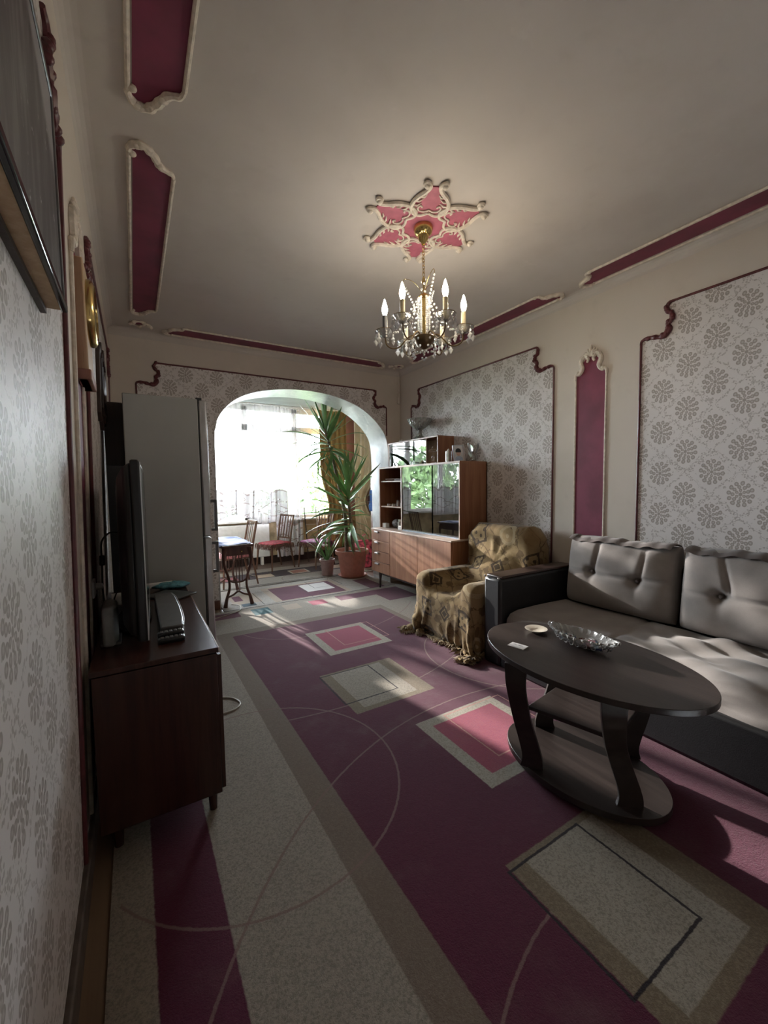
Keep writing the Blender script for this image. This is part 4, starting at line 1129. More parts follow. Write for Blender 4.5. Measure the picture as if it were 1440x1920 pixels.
# small things on the hutch ledge
UZ = uz1+.018
def at_ledge(y): return 3.015
sg = thing('sunglasses', 'dark sunglasses lying on the hutch ledge by the leaves', 'sunglasses', (3.0, 4.24, UZ))
for dy in (-.033, .033):
    obj('lens', lathe_x([(.0,-.002),(.028,-.002),(.028,.002),(0,.002)], 20, (3.0, 4.24+dy, UZ+.03)), SCREEN, sg)
    obj('temple', MB().tube([(2.998, 4.24+dy*1.9, UZ+.035), (3.06, 4.24+dy*1.8, UZ+.03), (3.075, 4.24+dy*1.8, UZ+.005)], .003, 6), BLACK_P, sg)
obj('bridge', MB().tube([(3.0,4.24-.008,UZ+.038),(2.997,4.24,UZ+.042),(3.0,4.24+.008,UZ+.038)], .003, 6), BLACK_P, sg)
tk = thing('trinket', 'small glass trinket on the hutch ledge between sunglasses and candlestick', 'trinket', (3.02, 4.06, UZ))
obj('body', MB().lathe([(.0,UZ),(.03,UZ),(.034,UZ+.012),(.02,UZ+.03),(.010,UZ+.04),(0,UZ+.043)], 16, (3.02,4.06,0), rmod=lambda t, z_: 1+.12*math.cos(6*t)), GLASSWARE, tk)
obj('stopper', MB().ball((3.02,4.06,UZ+.05), .010, 10, 6), SILVER, tk)
ca_ = thing('crystal_cross', 'crystal cross candlestick standing on the hutch ledge', 'candlestick', (3.03, 3.86, UZ))
obj('foot', MB().lathe([(.0,UZ),(.035,UZ),(.03,UZ+.015),(.012,UZ+.03),(.012,UZ+.05),(.018,UZ+.07),(.010,UZ+.09)], 8, (3.03,3.86,0)), GLASSWARE, ca_, smooth=False)
mb = MB().lathe([(.010,UZ+.085),(.017,UZ+.11),(.012,UZ+.15),(.018,UZ+.185),(.004,UZ+.205)], 6, (3.03,3.86,0))
for s in (-1, 1):
    mb.tube([(3.03,3.86,UZ+.15),(3.03-s*.02,3.86+s*.028,UZ+.15),(3.03-s*.03,3.86+s*.045,UZ+.15)], [.012,.016,.006], 6)
obj('cross', mb, GLASSWARE, ca_, smooth=False)
gl = thing('glass_tumbler', 'straight clear glass jar standing on the hutch beside the photo', 'glass', (3.10, 3.66, UZ))
obj('wall', MB().lathe([(.0,UZ),(.038,UZ),(.038,UZ+.135),(.034,UZ+.135),(.034,UZ+.008),(0,UZ+.008)], 20, (3.10,3.66,0)), GLASSWARE, gl)
obj('candle', MB().lathe([(.0,UZ+.01),(.013,UZ+.01),(.012,UZ+.145),(.003,UZ+.16)], 12, (3.10,3.66,0)), plain('pale_wax', (.7,.68,.6), .5), gl)
ph = thing('photo_frame', 'silver framed portrait photograph leaning on top of the hutch', 'picture frame', (3.10, 3.47, UZ), .35)
ph_loc = ph.location.copy(); ph.location = (0,0,0)
R = Euler((0, -.22, 0)).to_matrix()
def pf(a, b, c, d, e, f): return MB().obox(R @ Vector(((a+b)/2, (c+d)/2, (e+f)/2)), ((b-a)/2, (d-c)/2, (f-e)/2), R)
obj('frame', pf(-.006, .006, -.07, .07, .0, .19), SILVER, ph, bevel=.003)
SK = plain('photo_paper', (.55,.52,.5), .3)
p_ = obj('photograph', pf(-.008, -.0055, -.055, .055, .015, .175), SK, ph, smooth=False)
mbp = MB(); 
for (cy_, cz_, ry, rz_, off) in ((0,.105,.028,.036,.0088),): mbp.prism([(cy_+ry*math.cos(t), cz_+rz_*math.sin(t)) for t in [2*PI*k/20 for k in range(20)]], lambda u, v, d: tuple(R @ Vector((-d, u, v))), .008, .0092)
obj('portrait_face', mbp, plain('print_skin', (.50,.30,.24), .4), p_, smooth=False)
obj('portrait_hair', MB().prism([(.034*math.cos(t), .118+.036*math.sin(t)) for t in [PI*k/12-.2 for k in range(15)]], lambda u, v, d: tuple(R @ Vector((-d, u, v))), .008, .0096), plain('print_hair', (.02,.015,.015), .4), p_, smooth=False)
obj('portrait_shirt', MB().prism([(-.05,.018),(-.045,.05),(-.015,.068),(.015,.068),(.045,.05),(.05,.018)], lambda u, v, d: tuple(R @ Vector((-d, u, v))), .008, .0090), plain('print_shirt', (.30,.33,.40), .4), p_, smooth=False)
obj('prop', MB().box(.0, .07, -.015, .015, 0, .012), BLACK_P, ph, smooth=False)
ph.location = ph_loc
gp = tag(obj('glass_plate', MB().lathe([(.0,.0),(.075,.002),(.105,.014),(.107,.018),(.074,.007),(0,.005)], 40, (0,0,0)), GLASSWARE), 'clear glass plate leaning on the wall on top of the hutch', 'plate')
gp.rotation_euler = (0, -PI/2+.16, .15); gp.location = (3.285, 3.55, UZ+.107)
vs = tag(obj('footed_glass_vase', MB().lathe([(.0,UZ),(.045,UZ),(.04,UZ+.008),(.012,UZ+.02),(.010,UZ+.06),(.03,UZ+.085),(.062,UZ+.14),(.072,UZ+.20),(.070,UZ+.20),(.058,UZ+.14),(.02,UZ+.085),(0,UZ+.08)], 28, (3.20,3.365,0)), GLASSWARE), 'clear footed glass vase at the hutch end nearest the armchair', 'vase')
for y, c in ((4.70, .016), (4.66, .014)):
    tag(obj('porcelain_figurine', MB().lathe([(.0,tz1),(c,tz1),(c*.7,tz1+.012),(c*.4,tz1+.02),(c*.55,tz1+.028),(0,tz1+.036)], 12, (3.13,y,0)), WHITE), 'tiny white figurine on the low walnut cabinet beside the crystal bowl', 'figurine', 'tiny white figurines on the low cabinet')
# inside the open shelves
z = 1.462+.016
tag(obj('book', MB().box(3.0, 3.15, 4.46, 4.66, z, z+.022), plain('dark_book', (.05,.035,.035), .6), None, bevel=.002), 'dark book lying flat on the upper open hutch shelf', 'book')
o = obj('folded_paper', MB().box(-.07, .07, -.12, .12, 0, .006), PAPER, None, smooth=False); o.location = (3.03, 4.67, z+.022); o.rotation_euler = (0, -.03, .3); tag(o, 'white folded paper on the upper open hutch shelf', 'paper')
z = 1.118+.016
for i, (y, r, h, cc, nm) in enumerate(((4.50,.028,.06,(.45,.42,.38),'pale small jar'), (4.60,.022,.085,(.35,.30,.28),'tall brownish jar'), (4.70,.034,.035,(.5,.45,.4),'low pale tin'), (4.83,.028,.03,(.6,.58,.55),'flat white tin'))):
    j = thing('jar', '%s on the middle open hutch shelf' % nm, 'jar', (3.02, y, z)); obj('body', MB().lathe([(.0,z),(r,z),(r,z+h*.8),(r*.8,z+h*.85)], 16, (3.02,y,0)), plain('jar_%d' % i, cc, .4), j); obj('lid', MB().lathe([(r*.85,z+h*.85),(r*.85,z+h),(0,z+h)], 16, (3.02,y,0)), GREY_P, j)
z = uz0
tag(obj('white_box', MB().box(2.96, 3.02, 4.83, 4.92, z, z+.06), WHITE, None, bevel=.003), 'small white box at the end of the lowest open hutch shelf', 'box')
tag(obj('plastic_bag', MB().ball((3.08, 4.72, z+.06), .075, 14, 8, (.9,1.2,.8)), plain('grey_bag', (.22,.22,.22), .35, var=.5, vscale=14, bump=.03), None), 'crumpled grey bag on the lowest open hutch shelf', 'bag')
mj = thing('medicine_jar', 'pale jar with cap on the lowest open hutch shelf', 'jar', (3.03, 4.57, z)); obj('body', MB().lathe([(.0,z),(.032,z),(.032,z+.09),(.02,z+.10)], 18, (3.03,4.57,0)), plain('pale_jar', (.42,.40,.38), .3), mj); obj('cap', MB().lathe([(.024,z+.10),(.024,z+.125),(0,z+.125)], 18, (3.03,4.57,0)), WHITE, mj)
tag(obj('paper_stack', MB().box(2.96, 3.10, 4.42, 4.53, z, z+.025).box(2.965, 3.09, 4.425, 4.52, z+.027, z+.05), PAPER, None, bevel=.002), 'white paper packets on the lowest open hutch shelf', 'papers')
# inside the glass section
def teapot(x, y, z, s, mat, label, grp=None):
    t = thing('teapot', label, 'teapot', (x, y, z), 0, grp)
    obj('body', MB().lathe([(.0,z),(.05*s,z),(.075*s,z+.03*s),(.085*s,z+.065*s),(.07*s,z+.10*s),(.04*s,z+.125*s),(.03*s,z+.14*s),(.034*s,z+.15*s)], 24, (x,y,0)), mat, t)
    obj('spout', MB().tube(spline([(x,y+.075*s,z+.05*s),(x,y+.11*s,z+.07*s),(x,y+.125*s,z+.12*s)], 5), [.02*s-.011*s*i/10 for i in range(11)], 8), mat, t)
    obj('handle', MB().tube(spline([(x,y-.07*s,z+.11*s),(x,y-.12*s,z+.10*s),(x,y-.115*s,z+.05*s),(x,y-.075*s,z+.035*s)], 5), .008*s, 7), mat, t)
    l_ = obj('lid', MB().lathe([(.036*s,z+.15*s),(.03*s,z+.165*s),(.008*s,z+.175*s),(.012*s,z+.187*s),(0,z+.195*s)], 20, (x,y,0)), mat, t)
    return t
CHINA = plain('grey_china', (.40,.40,.42), .25, var=.35, vscale=14); CHINA2 = plain('white_china', (.62,.63,.66), .22, var=.1)
teapot(3.12, 3.475, 1.126, 1.15, CHINA, 'grey patterned china jug-shaped teapot on the middle glass shelf')
teapot(3.12, 3.465, uz0+.0, 1.1, CHINA2, 'pale china teapot on the hutch floor behind glass')
for i, (x, y) in enumerate(((3.06,3.66),(3.16,3.74),(3.06,3.80),(3.2,3.65))):
    c = thing('teacup', 'pale china cup standing on the hutch floor behind glass', 'cup', (x,y,uz0), 0, 'pale cups behind the hutch glass')
    obj('body', MB().lathe([(.0,uz0),(.025,uz0),(.04,uz0+.03),(.045,uz0+.065),(.042,uz0+.065),(.035,uz0+.03),(.02,uz0+.008),(0,uz0+.008)], 20, (x,y,0)), CHINA2, c)
    obj('handle', MB().tube([(x,y-.04,uz0+.055),(x,y-.062,uz0+.05),(x,y-.06,uz0+.03),(x,y-.036,uz0+.022)], .005, 6), CHINA2, c)
for i in range(5):
    y = 3.36+i*.075
    tag(obj('wine_glass', MB().lathe([(.0,1.426),(.026,1.426),(.024,1.43),(.005,1.434),(.004,1.48),(.02,1.495),(.028,1.53),(.026,1.57),(.024,1.57),(.025,1.53),(.015,1.497),(0,1.495)], 20, (3.13+.05*(i % 2), y, 0)), GLASSWARE), 'clear stemmed wine glass on the upper glass shelf of the hutch', 'glass', 'wine glasses on the upper glass shelf')
mb = MB().box(2.99, 3.05, 4.0, 4.28, uz0+.012, uz0+.03); tag(obj('table_mat', mb, PAPER, None, bevel=.002), 'folded white cloth on the hutch floor behind glass', 'cloth')

# ================================================================== television cabinet and what stands on it
TVR = .025
tv = thing('television_cabinet', 'mahogany veneer low cabinet under the television', 'cabinet', (.05, 2.47, CZ))
tx0, tx1, ty0, ty1, th_ = -.172, .272, 1.80, 3.16, .752
obj('carcass', MB().box(tx0+.006, tx1-.004, ty0+.004, ty1, .115, th_-.026), TVCAB_WOOD, tv, bevel=.003)
obj('top', MB().box(tx0, tx1, ty0, ty1+.004, th_-.022, th_), TVCAB_WOOD, tv, bevel=.003)
obj('top_edge', MB().box(tx1, tx1+.004, ty0, ty1, th_-.022, th_), plain('pale_edge', (.40,.30,.26), .3), tv, smooth=False)
for a, b in ((1.81, 2.25), (2.256, 2.70), (2.706, 3.15)):
    d_ = obj('door', MB().box(tx1-.004, tx1+.012, a, b, .13, th_-.035), TVCAB_WOOD, tv, bevel=.002)
    obj('knob', lathe_x([(.0,0),(.012,0),(.009,.012),(.014,.02),(0,.024)], 12, (tx1+.012, b-.05, .45)), BRASS, d_)
for y in (1.87, 3.08):
    for x in (tx0+.06, tx1-.035): obj('leg', MB().tube([(x, y, .118), (x, y, CZ)], [.021,.016], 10), TVCAB_WOOD, tv)
# television
te = thing('television', 'flat black television seen edge-on on the mahogany cabinet', 'television', (0, 2.46, th_))
tl = te.location.copy(); te.location = (0,0,0)
W2_, H0, H1 = .53, .035, .785
obj('panel', MB().box(.006, .040, -W2_, W2_, H0, H1), BLACK_P, te, bevel=.008)
obj('screen', MB().box(.039, .0415, -W2_+.02, W2_-.02, H0+.03, H1-.02), SCREEN, te, smooth=False)
obj('bezel_edge', MB().box(.040, .044, -W2_+.004, -W2_+.014, H0+.01, H1-.01).box(.040, .044, -W2_+.004, W2_-.004, H0+.004, H0+.014), SILVER, te, smooth=False)
mb = MB()
rings = [(.008, .985, .0), (-.02, .97, .03), (-.045, .86, .10), (-.058, .62, .2)]
v = []; f = []
for x, sy, dz in rings:
    for yy, zz in ((-1,0),(1,0),(1,1),(-1,1)): v.append((x, yy*W2_*sy, (H0+.02+dz*.4) if zz == 0 else (H1-.01-dz*.6)))
for i in range(3):
    for j in range(4): f.append((i*4+j, i*4+(j+1) % 4, (i+1)*4+(j+1) % 4, (i+1)*4+j))
f.append((12,13,14,15)); f.append((3,2,1,0))
obj('back_cover', mb.add(v, f), BLACK_P, te, bevel=.01)
obj('stand_neck', MB().box(-.03, .02, -.06, .06, .01, .10), BLACK_P, te, bevel=.006)
obj('stand_base', MB().prism([(-.025+.078*math.cos(t), .28*math.sin(t)) for t in [2*PI*k/40 for k in range(40)]], HZ, 0, .014), SCREEN, te, bevel=.003)
te.location = tl; te.rotation_euler = (0, 0, -.032)
rc = thing('receiver_box', 'grey slim receiver box lying in front of the television', 'receiver', (.125, 2.38, th_))
obj('case', MB().prism([(.075,2.06),(.165,2.06),(.178,2.2),(.182,2.4),(.178,2.62),(.165,2.74),(.075,2.74)], HZ, th_, th_+.045), GREY_P, rc, bevel=.006)
obj('front_trim', MB().tube(spline([(.166,2.065,th_+.04),(.180,2.2,th_+.04),(.184,2.4,th_+.04),(.180,2.62,th_+.04),(.166,2.735,th_+.04)], 4), .004, 6), SILVER, rc)
for k, (y, zz) in enumerate(((1.985, 0), (2.03, .0))):
    r_ = thing('remote_control', 'black remote control with pale keys lying beside the receiver box' if k == 0 else 'black remote control with ridged keys against the receiver box', 'remote', (.12, y, th_))
    obj('case', MB().box(.06, .165, y-.02, y+.02, th_, th_+.020+.012*k), BLACK_P, r_, bevel=.006)
    for i in range(5): obj('key', MB().box(.07+.018*i, .082+.018*i, y-.012, y+.012, th_+.020+.012*k, th_+.024+.012*k), GREY_P, r_, bevel=.002)
o = obj('tablet', MB().box(-.09, .09, -.12, .12, 0, .012), plain('dark_grey_shell', (.05,.05,.05), .3), None, bevel=.004); o.location = (.165, 2.835, th_); o.rotation_euler = (0,.0,.75); tag(o, 'dark grey tablet lying askew on the mahogany cabinet', 'tablet')
BLUE = plain('turquoise_plastic', (.10,.30,.36), .3, var=.35, vscale=22, bump=.02)
def bag(u, v):
    t = 2*PI*u; p = PI*v
    r = 1+.12*math.sin(5*t+3*p)+.08*math.sin(11*t)
    return (.19+.105*r*math.sin(p)*math.cos(t), 3.05+.05*r*math.sin(p)*math.sin(t), max(th_, th_+.022+.022*math.cos(p)*r))
tag(obj('wet_wipes_pack', MB().grid(bag, 40, 14, cu=True), BLUE, None, ang=180), 'crumpled turquoise plastic pack at the fridge end of the mahogany cabinet', 'pack')
o = obj('notebook', MB().box(-.10, .10, -.022, .022, 0, .03), PAPER, None, bevel=.003); o.location = (.10, 3.138, th_+.0); tag(o, 'white notebook block beside the turquoise pack', 'notebook')
o = obj('paper_sheets', MB().box(-.05, .05, -.16, .16, 0, .012), PAPER, None, smooth=False); o.location = (-.09, 2.9, th_); o.rotation_euler = (0,0,.06); tag(o, 'stack of white papers behind the television', 'papers')
md = thing('modem', 'grey upright modem standing behind the television', 'modem', (-.105, 2.12, th_))
obj('case', MB().prism([(-.14,2.05),(-.10,2.05),(-.085,2.10),(-.085,2.18),(-.10,2.22),(-.14,2.22)], HZ, th_, th_+.17), plain('light_grey_plastic', (.26,.26,.25), .4), md, bevel=.012)
obj('foot', MB().box(-.15, -.075, 2.07, 2.20, th_, th_+.012), GREY_P, md, bevel=.003)
# sockets and cables
sk = thing('wall_socket', 'white double wall socket low behind the television', 'socket', (XL(.95)+.01, 2.42, .95))
obj('plate', MB().box(XL(.95)-.002, XL(.95)+.012, 2.36, 2.48, .90, .98), WHITE, sk, bevel=.004)
obj('plug', lathe_x([(.0,0),(.018,0),(.014,.03),(0,.034)], 14, (XL(.95)+.010, 2.45, .94)), WHITE, sk)
xw = XL(.9)+.03
cb = thing('power_cable', 'black power cable with ferrite bead looping behind the television', 'cable', (xw, 2.6, .76))
obj('cord', MB().tube(spline([(-.06,2.9,1.14),(-.12,2.85,1.17),(xw,2.75,1.13),(xw,2.68,1.02),(xw,2.62,.90),(xw+.01,2.52,.82),(xw+.012,2.42,.775),(xw+.02,2.33,.762)], 8), .005, 7), CABLE, cb)
obj('ferrite_bead', MB().tube([(xw,2.70,1.055),(xw,2.675,1.01)], .013, 12), BLACK_P, cb)
tag(obj('thin_cable', MB().tube(spline([(-.05,2.5,1.0),(-.09,2.42,.92),(-.12,2.35,.84),(-.125,2.28,.80),(-.122,2.24,.81),(-.12,2.218,.82)], 8), .0035, 6), CABLE, None), 'thin black cable hanging behind the television towards the modem', 'cable')
tag(obj('floor_cable', MB().tube(spline([(.30,2.90,CZ+.004),(.42,2.86,CZ+.004),(.50,2.80,CZ+.004),(.53,2.71,CZ+.004),(.49,2.655,CZ+.004),(.40,2.64,CZ+.004),(.29,2.65,CZ+.004)], 8), .005, 7), CABLE_W, None), 'pale cable looping on the carpet beside the mahogany cabinet', 'cable')
tag(obj('floor_cable', MB().tube(spline([(.55,4.62,CZ+.004),(.72,4.66,CZ+.004),(.95,4.78,CZ+.004),(1.01,4.93,CZ+.004),(1.0,5.04,CZ+.004),(.94,5.10,CZ+.004)], 8), .0045, 7), CABLE_W, None), 'pale cable looping on the floor by the console table foot', 'cable')

# ================================================================== fridge and boards
fg = thing('refrigerator', 'tall grey two-door refrigerator standing beside the arch', 'refrigerator', (.2, 3.60, CZ))
FX0, FX1, FY0, FY1, FZ = -.04, .425, 3.30, 3.90, 2.065
obj('cabinet', MB().box(FX0, FX1, FY0, FY1, .05, FZ), FRIDGE, fg, bevel=.006)
for (a, b) in ((1.055, FZ-.005), (.07, 1.045)):
    d_ = obj('door', MB().box(FX1+.008, FX1+.062, FY0, FY1, a, b), FRIDGE_D, fg, bevel=.010)
    z0, z1 = (1.09, 1.33) if a > 1 else (.77, 1.01)
    obj('handle', MB().beam((FX1+.06, FY0+.04, z0+.012), (FX1+.105, FY0+.04, z0+.012), .02, .022).beam((FX1+.06, FY0+.04, z1-.012), (FX1+.105, FY0+.04, z1-.012), .02, .022).box(FX1+.09, FX1+.112, FY0+.03, FY0+.05, z0, z1), GREY_P, d_, bevel=.004)
    obj('gasket', MB().box(FX1, FX1+.009, FY0+.01, FY1-.01, a, b), BLACK_P, d_, smooth=False)
obj('hinge_cap', MB().box(FX1-.01, FX1+.03, FY0+.004, FY0+.06, FZ-.03, FZ+.012), BLACK_P, fg, bevel=.003)
obj('plinth', MB().box(FX0+.01, FX1, FY0+.01, FY1-.01, CZ, .05), BLACK_P, fg, smooth=False)
o = tag(obj('dark_board', MB().box(-.165, -.045, 3.66, 3.70, 0, 2.06), DARK_WOOD, None, bevel=.004), 'tall narrow dark wooden board standing between fridge and wall', 'board')
o = tag(obj('dark_board', MB().box(-.150, -.05, 3.335, 3.375, 0, 1.58), BLACK_P, None, bevel=.004), 'shorter black board standing between fridge and wall', 'board')

# ================================================================== on the left wall
pc = thing('framed_painting', 'dark framed landscape painting with snowy flecks on the television wall', 'painting', (-.13, .8, 1.85))
PM = Mat('painting_canvas', .35); PM.ob(); _x, _y, _z = PM.ob()
n1 = PM.noise(3.0, 6, .6); n2 = PM.noise(34, 3); n3 = PM.noise(9, 5, stretch=(1,3,.6))
c_ = PM.mix((.035,.033,.036), (.13,.125,.125), n3.ss(.4, .7)); c_ = PM.mix(c_, (.23,.225,.23), (_z*-.8+_y*.25+n1*.35).ss(.26, .20)*0.0)
band = (_z+_y*.55+(n1-.5)*.12).ss(.56, .62); c_ = PM.mix(c_, (.30,.29,.295), band)
c_ = PM.mix(c_, (.72,.74,.78), n2.ss(.66, .72)*n1.ss(.4,.6)*.8); PM.color(c_)
pz0, pz1, py0, py1 = 1.855, 2.36, .35, 1.30
px = XL(2.0)
obj('stretcher', MB().box(px-.0, px+.042, py0+.01, py1-.005, pz0+.004, pz1), LIGHT_WOOD, pc, smooth=False)
obj('canvas', MB().box(px+.042, px+.046, py0+.02, py1-.012, pz0+.018, pz1-.01), PM.m, pc, smooth=False)
mb = MB().box(px+.040, px+.054, py0, py1, pz0, pz0+.020); obj('frame_rail', mb, SCREEN, pc, bevel=.004)
obj('frame_rail', MB().box(px+.040, px+.050, py0, py1, pz1-.012, pz1+.004), GREY_P, pc, bevel=.003)
for y in (py0, py1-.014): obj('frame_stile', MB().box(px+.040, px+.050, y, y+.014, pz0+.018, pz1-.01), GREY_P, pc, bevel=.003)
obj('back_strip', MB().box(px-.002, px+.012, py0, py1, pz0-.008, pz0+.006), DARK_WOOD, pc, smooth=False)

ck = thing('wall_clock', 'oak cased wall clock with round brass bezel beside the painting', 'clock', (-.15, 2.17, 1.86))
x0 = XL(2.1)
obj('case', MB().box(x0, x0+.040, 2.045, 2.30, 1.86, 2.335), LIGHT_WOOD, ck, bevel=.006)
obj('base_moulding', MB().box(x0, x0+.048, 2.04, 2.305, 1.86, 1.90), plain('pink_brown_wood', (.30,.15,.11), .4), ck, bevel=.004)
CKR = .135; cyk, czk = 2.19, 2.165
def xl_lathe(prof, n=40):    # lathe around +X
    m_ = MB().lathe(prof, n); m_.v = [(x0+.040+p[2], cyk+p[0], czk+p[1]) for p in m_.v]; return m_
bz = obj('bezel', xl_lathe([(.118,0),(CKR,0),(CKR,.012),(CKR-.006,.022),(CKR-.02,.028),(.112,.020),(.112,.004)]), BRASS, ck)
obj('dial', xl_lathe([(.0,.004),(.114,.004),(.114,.006),(0,.006)]), plain('cream_dial', (.75,.72,.62), .4), ck)
obj('glass', xl_lathe([(.114,.014),(.08,.021),(.04,.025),(0,.026)], 32), GLASSWARE, ck)
mb = MB()
for k in range(12):
    a = k*PI/6; mb.beam((x0+.047, cyk+.085*math.sin(a), czk+.085*math.cos(a)), (x0+.047, cyk+.103*math.sin(a), czk+.103*math.cos(a)), .005, .002, (1,0,0))
obj('hour_mark', mb, BLACK_P, ck, smooth=False)
obj('hour_hand', MB().beam((x0+.050, cyk, czk), (x0+.050, cyk+.045, czk+.03), .007, .002, (1,0,0)), BLACK_P, ck, smooth=False)
obj('minute_hand', MB().beam((x0+.052, cyk, czk), (x0+.052, cyk-.02, czk+.085), .005, .002, (1,0,0)), BLACK_P, ck, smooth=False)

pq = thing('carved_plaque', 'dark carved wooden plaque with pointed ends beyond the wall clock', 'plaque', (-.15, 3.36, 1.84))
out = [(3.14,1.90),(3.20,1.85),(3.30,1.87),(3.37,1.81),(3.44,1.87),(3.54,1.85),(3.60,1.90),(3.60,2.28),(3.54,2.33),(3.45,2.30),(3.37,2.40),(3.29,2.30),(3.20,2.33),(3.14,2.28)]
obj('board', MB().prism(out, LW, 0, .026), DARK_WOOD, pq, bevel=.005)
inn = [(3.37+(a-3.37)*.8, 2.09+(b-2.09)*.8) for a, b in out]
obj('raised_border', MB().tube([LW(a, b, .028) for a, b in inn], .010, 7, closed=True), DARK_WOOD, pq)
obj('relief', MB().ball(LW(3.37, 2.09, .028), .07, 14, 8, (.25,1,1.5)), DARK_WOOD, pq)

# pipe in the corner
tag(obj('corner_pipe', MB().tube([(3.315,4.995,2.98),(3.315,4.995,2.62),(3.318,5.0,2.60)], .012, 10).tube([(3.30,4.99,2.66),(3.30,4.99,2.58)], .020, 10), PLASTER, None), 'cream painted pipe stub in the room corner above the hutch', 'pipe')

# ================================================================== console table under the arch
cn = thing('console_table', 'slim reddish wooden table with curved legs under the arch', 'table', (1.0, 5.43, CZ))
CX0, CX1, CY0, CY1, CT = .83, 1.19, 4.96, 5.88, .745
obj('tabletop', MB().box(CX0, CX1, CY0, CY1, CT-.03, CT), CONSOLE_WOOD, cn, bevel=.008)
obj('apron', MB().box(CX0+.04, CX1-.04, CY0+.05, CY1-.05, CT-.13, CT-.03), CONSOLE_WOOD, cn, bevel=.004)
obj('drawer_pull', MB().ball(((CX0+CX1)/2+.05, CY0+.045, CT-.085), .012, 10, 6), BRASS, cn)
for sx in (-1, 1):
    for sy in (-1, 1):
        bx, by = (CX0+CX1)/2+sx*.135, (CY0+CY1)/2+sy*.40
        pth = spline([(bx+sx*.0, by, CT-.04), (bx+sx*.018, by+sy*.012, CT-.13), (bx+sx*.012, by+sy*.01, CT-.25), (bx-sx*.032, by, CT-.40), (bx-sx*.035, by, CT-.52), (bx-sx*.0, by, CT-.64), (bx+sx*.018, by+sy*.01, CZ)], 5)
        n_ = len(pth); obj('leg', MB().tube(pth, [.030-.016*math.sin(PI*i/(n_-1)*.9) for i in range(n_)], 8), CONSOLE_WOOD, cn)
for sy in (-1, 1):
    by = (CY0+CY1)/2+sy*.40
    obj('stretcher', MB().tube(spline([((CX0+CX1)/2-.12, by, .13), ((CX0+CX1)/2-.06, by, .15), ((CX0+CX1)/2, by, .185), ((CX0+CX1)/2+.06, by, .15), ((CX0+CX1)/2+.12, by, .13)], 5), .012, 8), CONSOLE_WOOD, cn)
    obj('lyre_ring', MB().tube(spline([((CX0+CX1)/2-.10, by, .33), ((CX0+CX1)/2-.05, by, .30), ((CX0+CX1)/2+.05, by, .30), ((CX0+CX1)/2+.10, by, .33)], 5), .011, 8), CONSOLE_WOOD, cn)
    for dx in (-.05, -.017, .017, .05): obj('lyre_rod', MB().tube([((CX0+CX1)/2+dx, by, .18 if abs(dx) < .03 else .30), ((CX0+CX1)/2+dx, by, CT-.12)], .0055, 7), CONSOLE_WOOD, cn)
BLUEC = fabric('blue_cotton', (.11,.15,.33), .3)
def cl(u, v):
    x = CX0-.02+u*(CX1-CX0+.0); y = CY0+.03+v*(CY1-CY0-.1)
    z = CT+.008+.008*math.sin(14*y+3)*math.sin(17*x+y*6)+.005*math.sin(40*y)
    if x < CX0-.004: z -= (CX0-x)*1.0
    return (x, y, max(z, CT+.003) if x >= CX0 else z)
tag(obj('table_cloth', MB().grid(cl, 30, 50), BLUEC, None, ang=180, solid=.004), 'rumpled blue cloth on the slim console table', 'cloth')

# ================================================================== dining chairs in the veranda
def make_chair(cover, label):
    t = thing('dining_chair', label, 'chair', (0,0,0), 0, 'slatted dining chairs in the veranda')
    SZ = .45
    obj('seat_frame', MB().prism([(-.20,-.22),(.20,-.22),(.18,.20),(-.18,.20)], HZ, SZ-.045, SZ-.005), CHAIR_WOOD, t, bevel=.006)
    def pad(u, v):
        a = 2*PI*u; r = math.sin(PI*v/2); c, s = math.cos(a), math.sin(a)
        x = .225*math.copysign(abs(c)**.4, c)*r; y = -.01+.225*math.copysign(abs(s)**.4, s)*r
        z = SZ+.035*math.cos(PI*v/2)**.5 if v < .99 else SZ-.02
        z += .004*math.sin(31*x)*math.sin(29*y)
        return (x, y, z)
    obj('seat_pad', MB().grid(pad, 40, 12, cu=True), cover, t, ang=180)
    for s in (-1, 1):
        obj('leg', MB().tube([(s*.185,-.20,SZ-.01),(s*.21,-.23,CZ)], [.018,.012], 8), CHAIR_WOOD, t)
        obj('leg', MB().tube([(s*.165,.19,SZ),(s*.18,.27,CZ)], [.018,.012], 8), CHAIR_WOOD, t)
        obj('back_post', MB().tube([(s*.165,.19,SZ-.03),(s*.168,.22,.62),(s*.172,.285,.93)], [.018,.016,.013], 8), CHAIR_WOOD, t)
    obj('top_rail', MB().beam((-.18,.285,.915),(.18,.285,.915), .02, .035), CHAIR_WOOD, t, bevel=.004)
    obj('lower_rail', MB().beam((-.165,.205,.53),(.165,.205,.53), .018, .025), CHAIR_WOOD, t, bevel=.003)
    for k in range(4): obj('slat', MB().beam((-.105+k*.07,.207,.53),(-.108+k*.072,.284,.905), .022, .009, (0,1,0)), CHAIR_WOOD, t, bevel=.002)
    return t
def fringe_part(t, mat, side):
    mb = MB(); r_ = random.Random(3)
    for k in range(70):
        u_ = r_.uniform(-.22,.22); p = (side[0]*u_+side[1]*.225, side[2]*u_+side[3]*.225, .46)
        mb.tube([p, (p[0]+side[1]*.02, p[1]+side[3]*.02, .43), (p[0]+side[1]*.022+r_.uniform(-.01,.01), p[1]+side[3]*.022, .40-r_.uniform(0,.04))], [.006,.005,.003], 4)
    o = obj('fringe', mb, mat, t); o['kind'] = 'stuff'; return o
REDC = plain('red_crochet', (.30,.035,.05), .9, var=.5, vscale=30, bump=.01); PURC = plain('magenta_crochet', (.22,.045,.13), .9, var=.6, vscale=22, bump=.01); PINKC = plain('pink_crochet', (.48,.20,.22), .9, var=.4, vscale=30, bump=.01)
YARN = plain('brown_yarn', (.14,.075,.06), .95, var=.5, vscale=40)
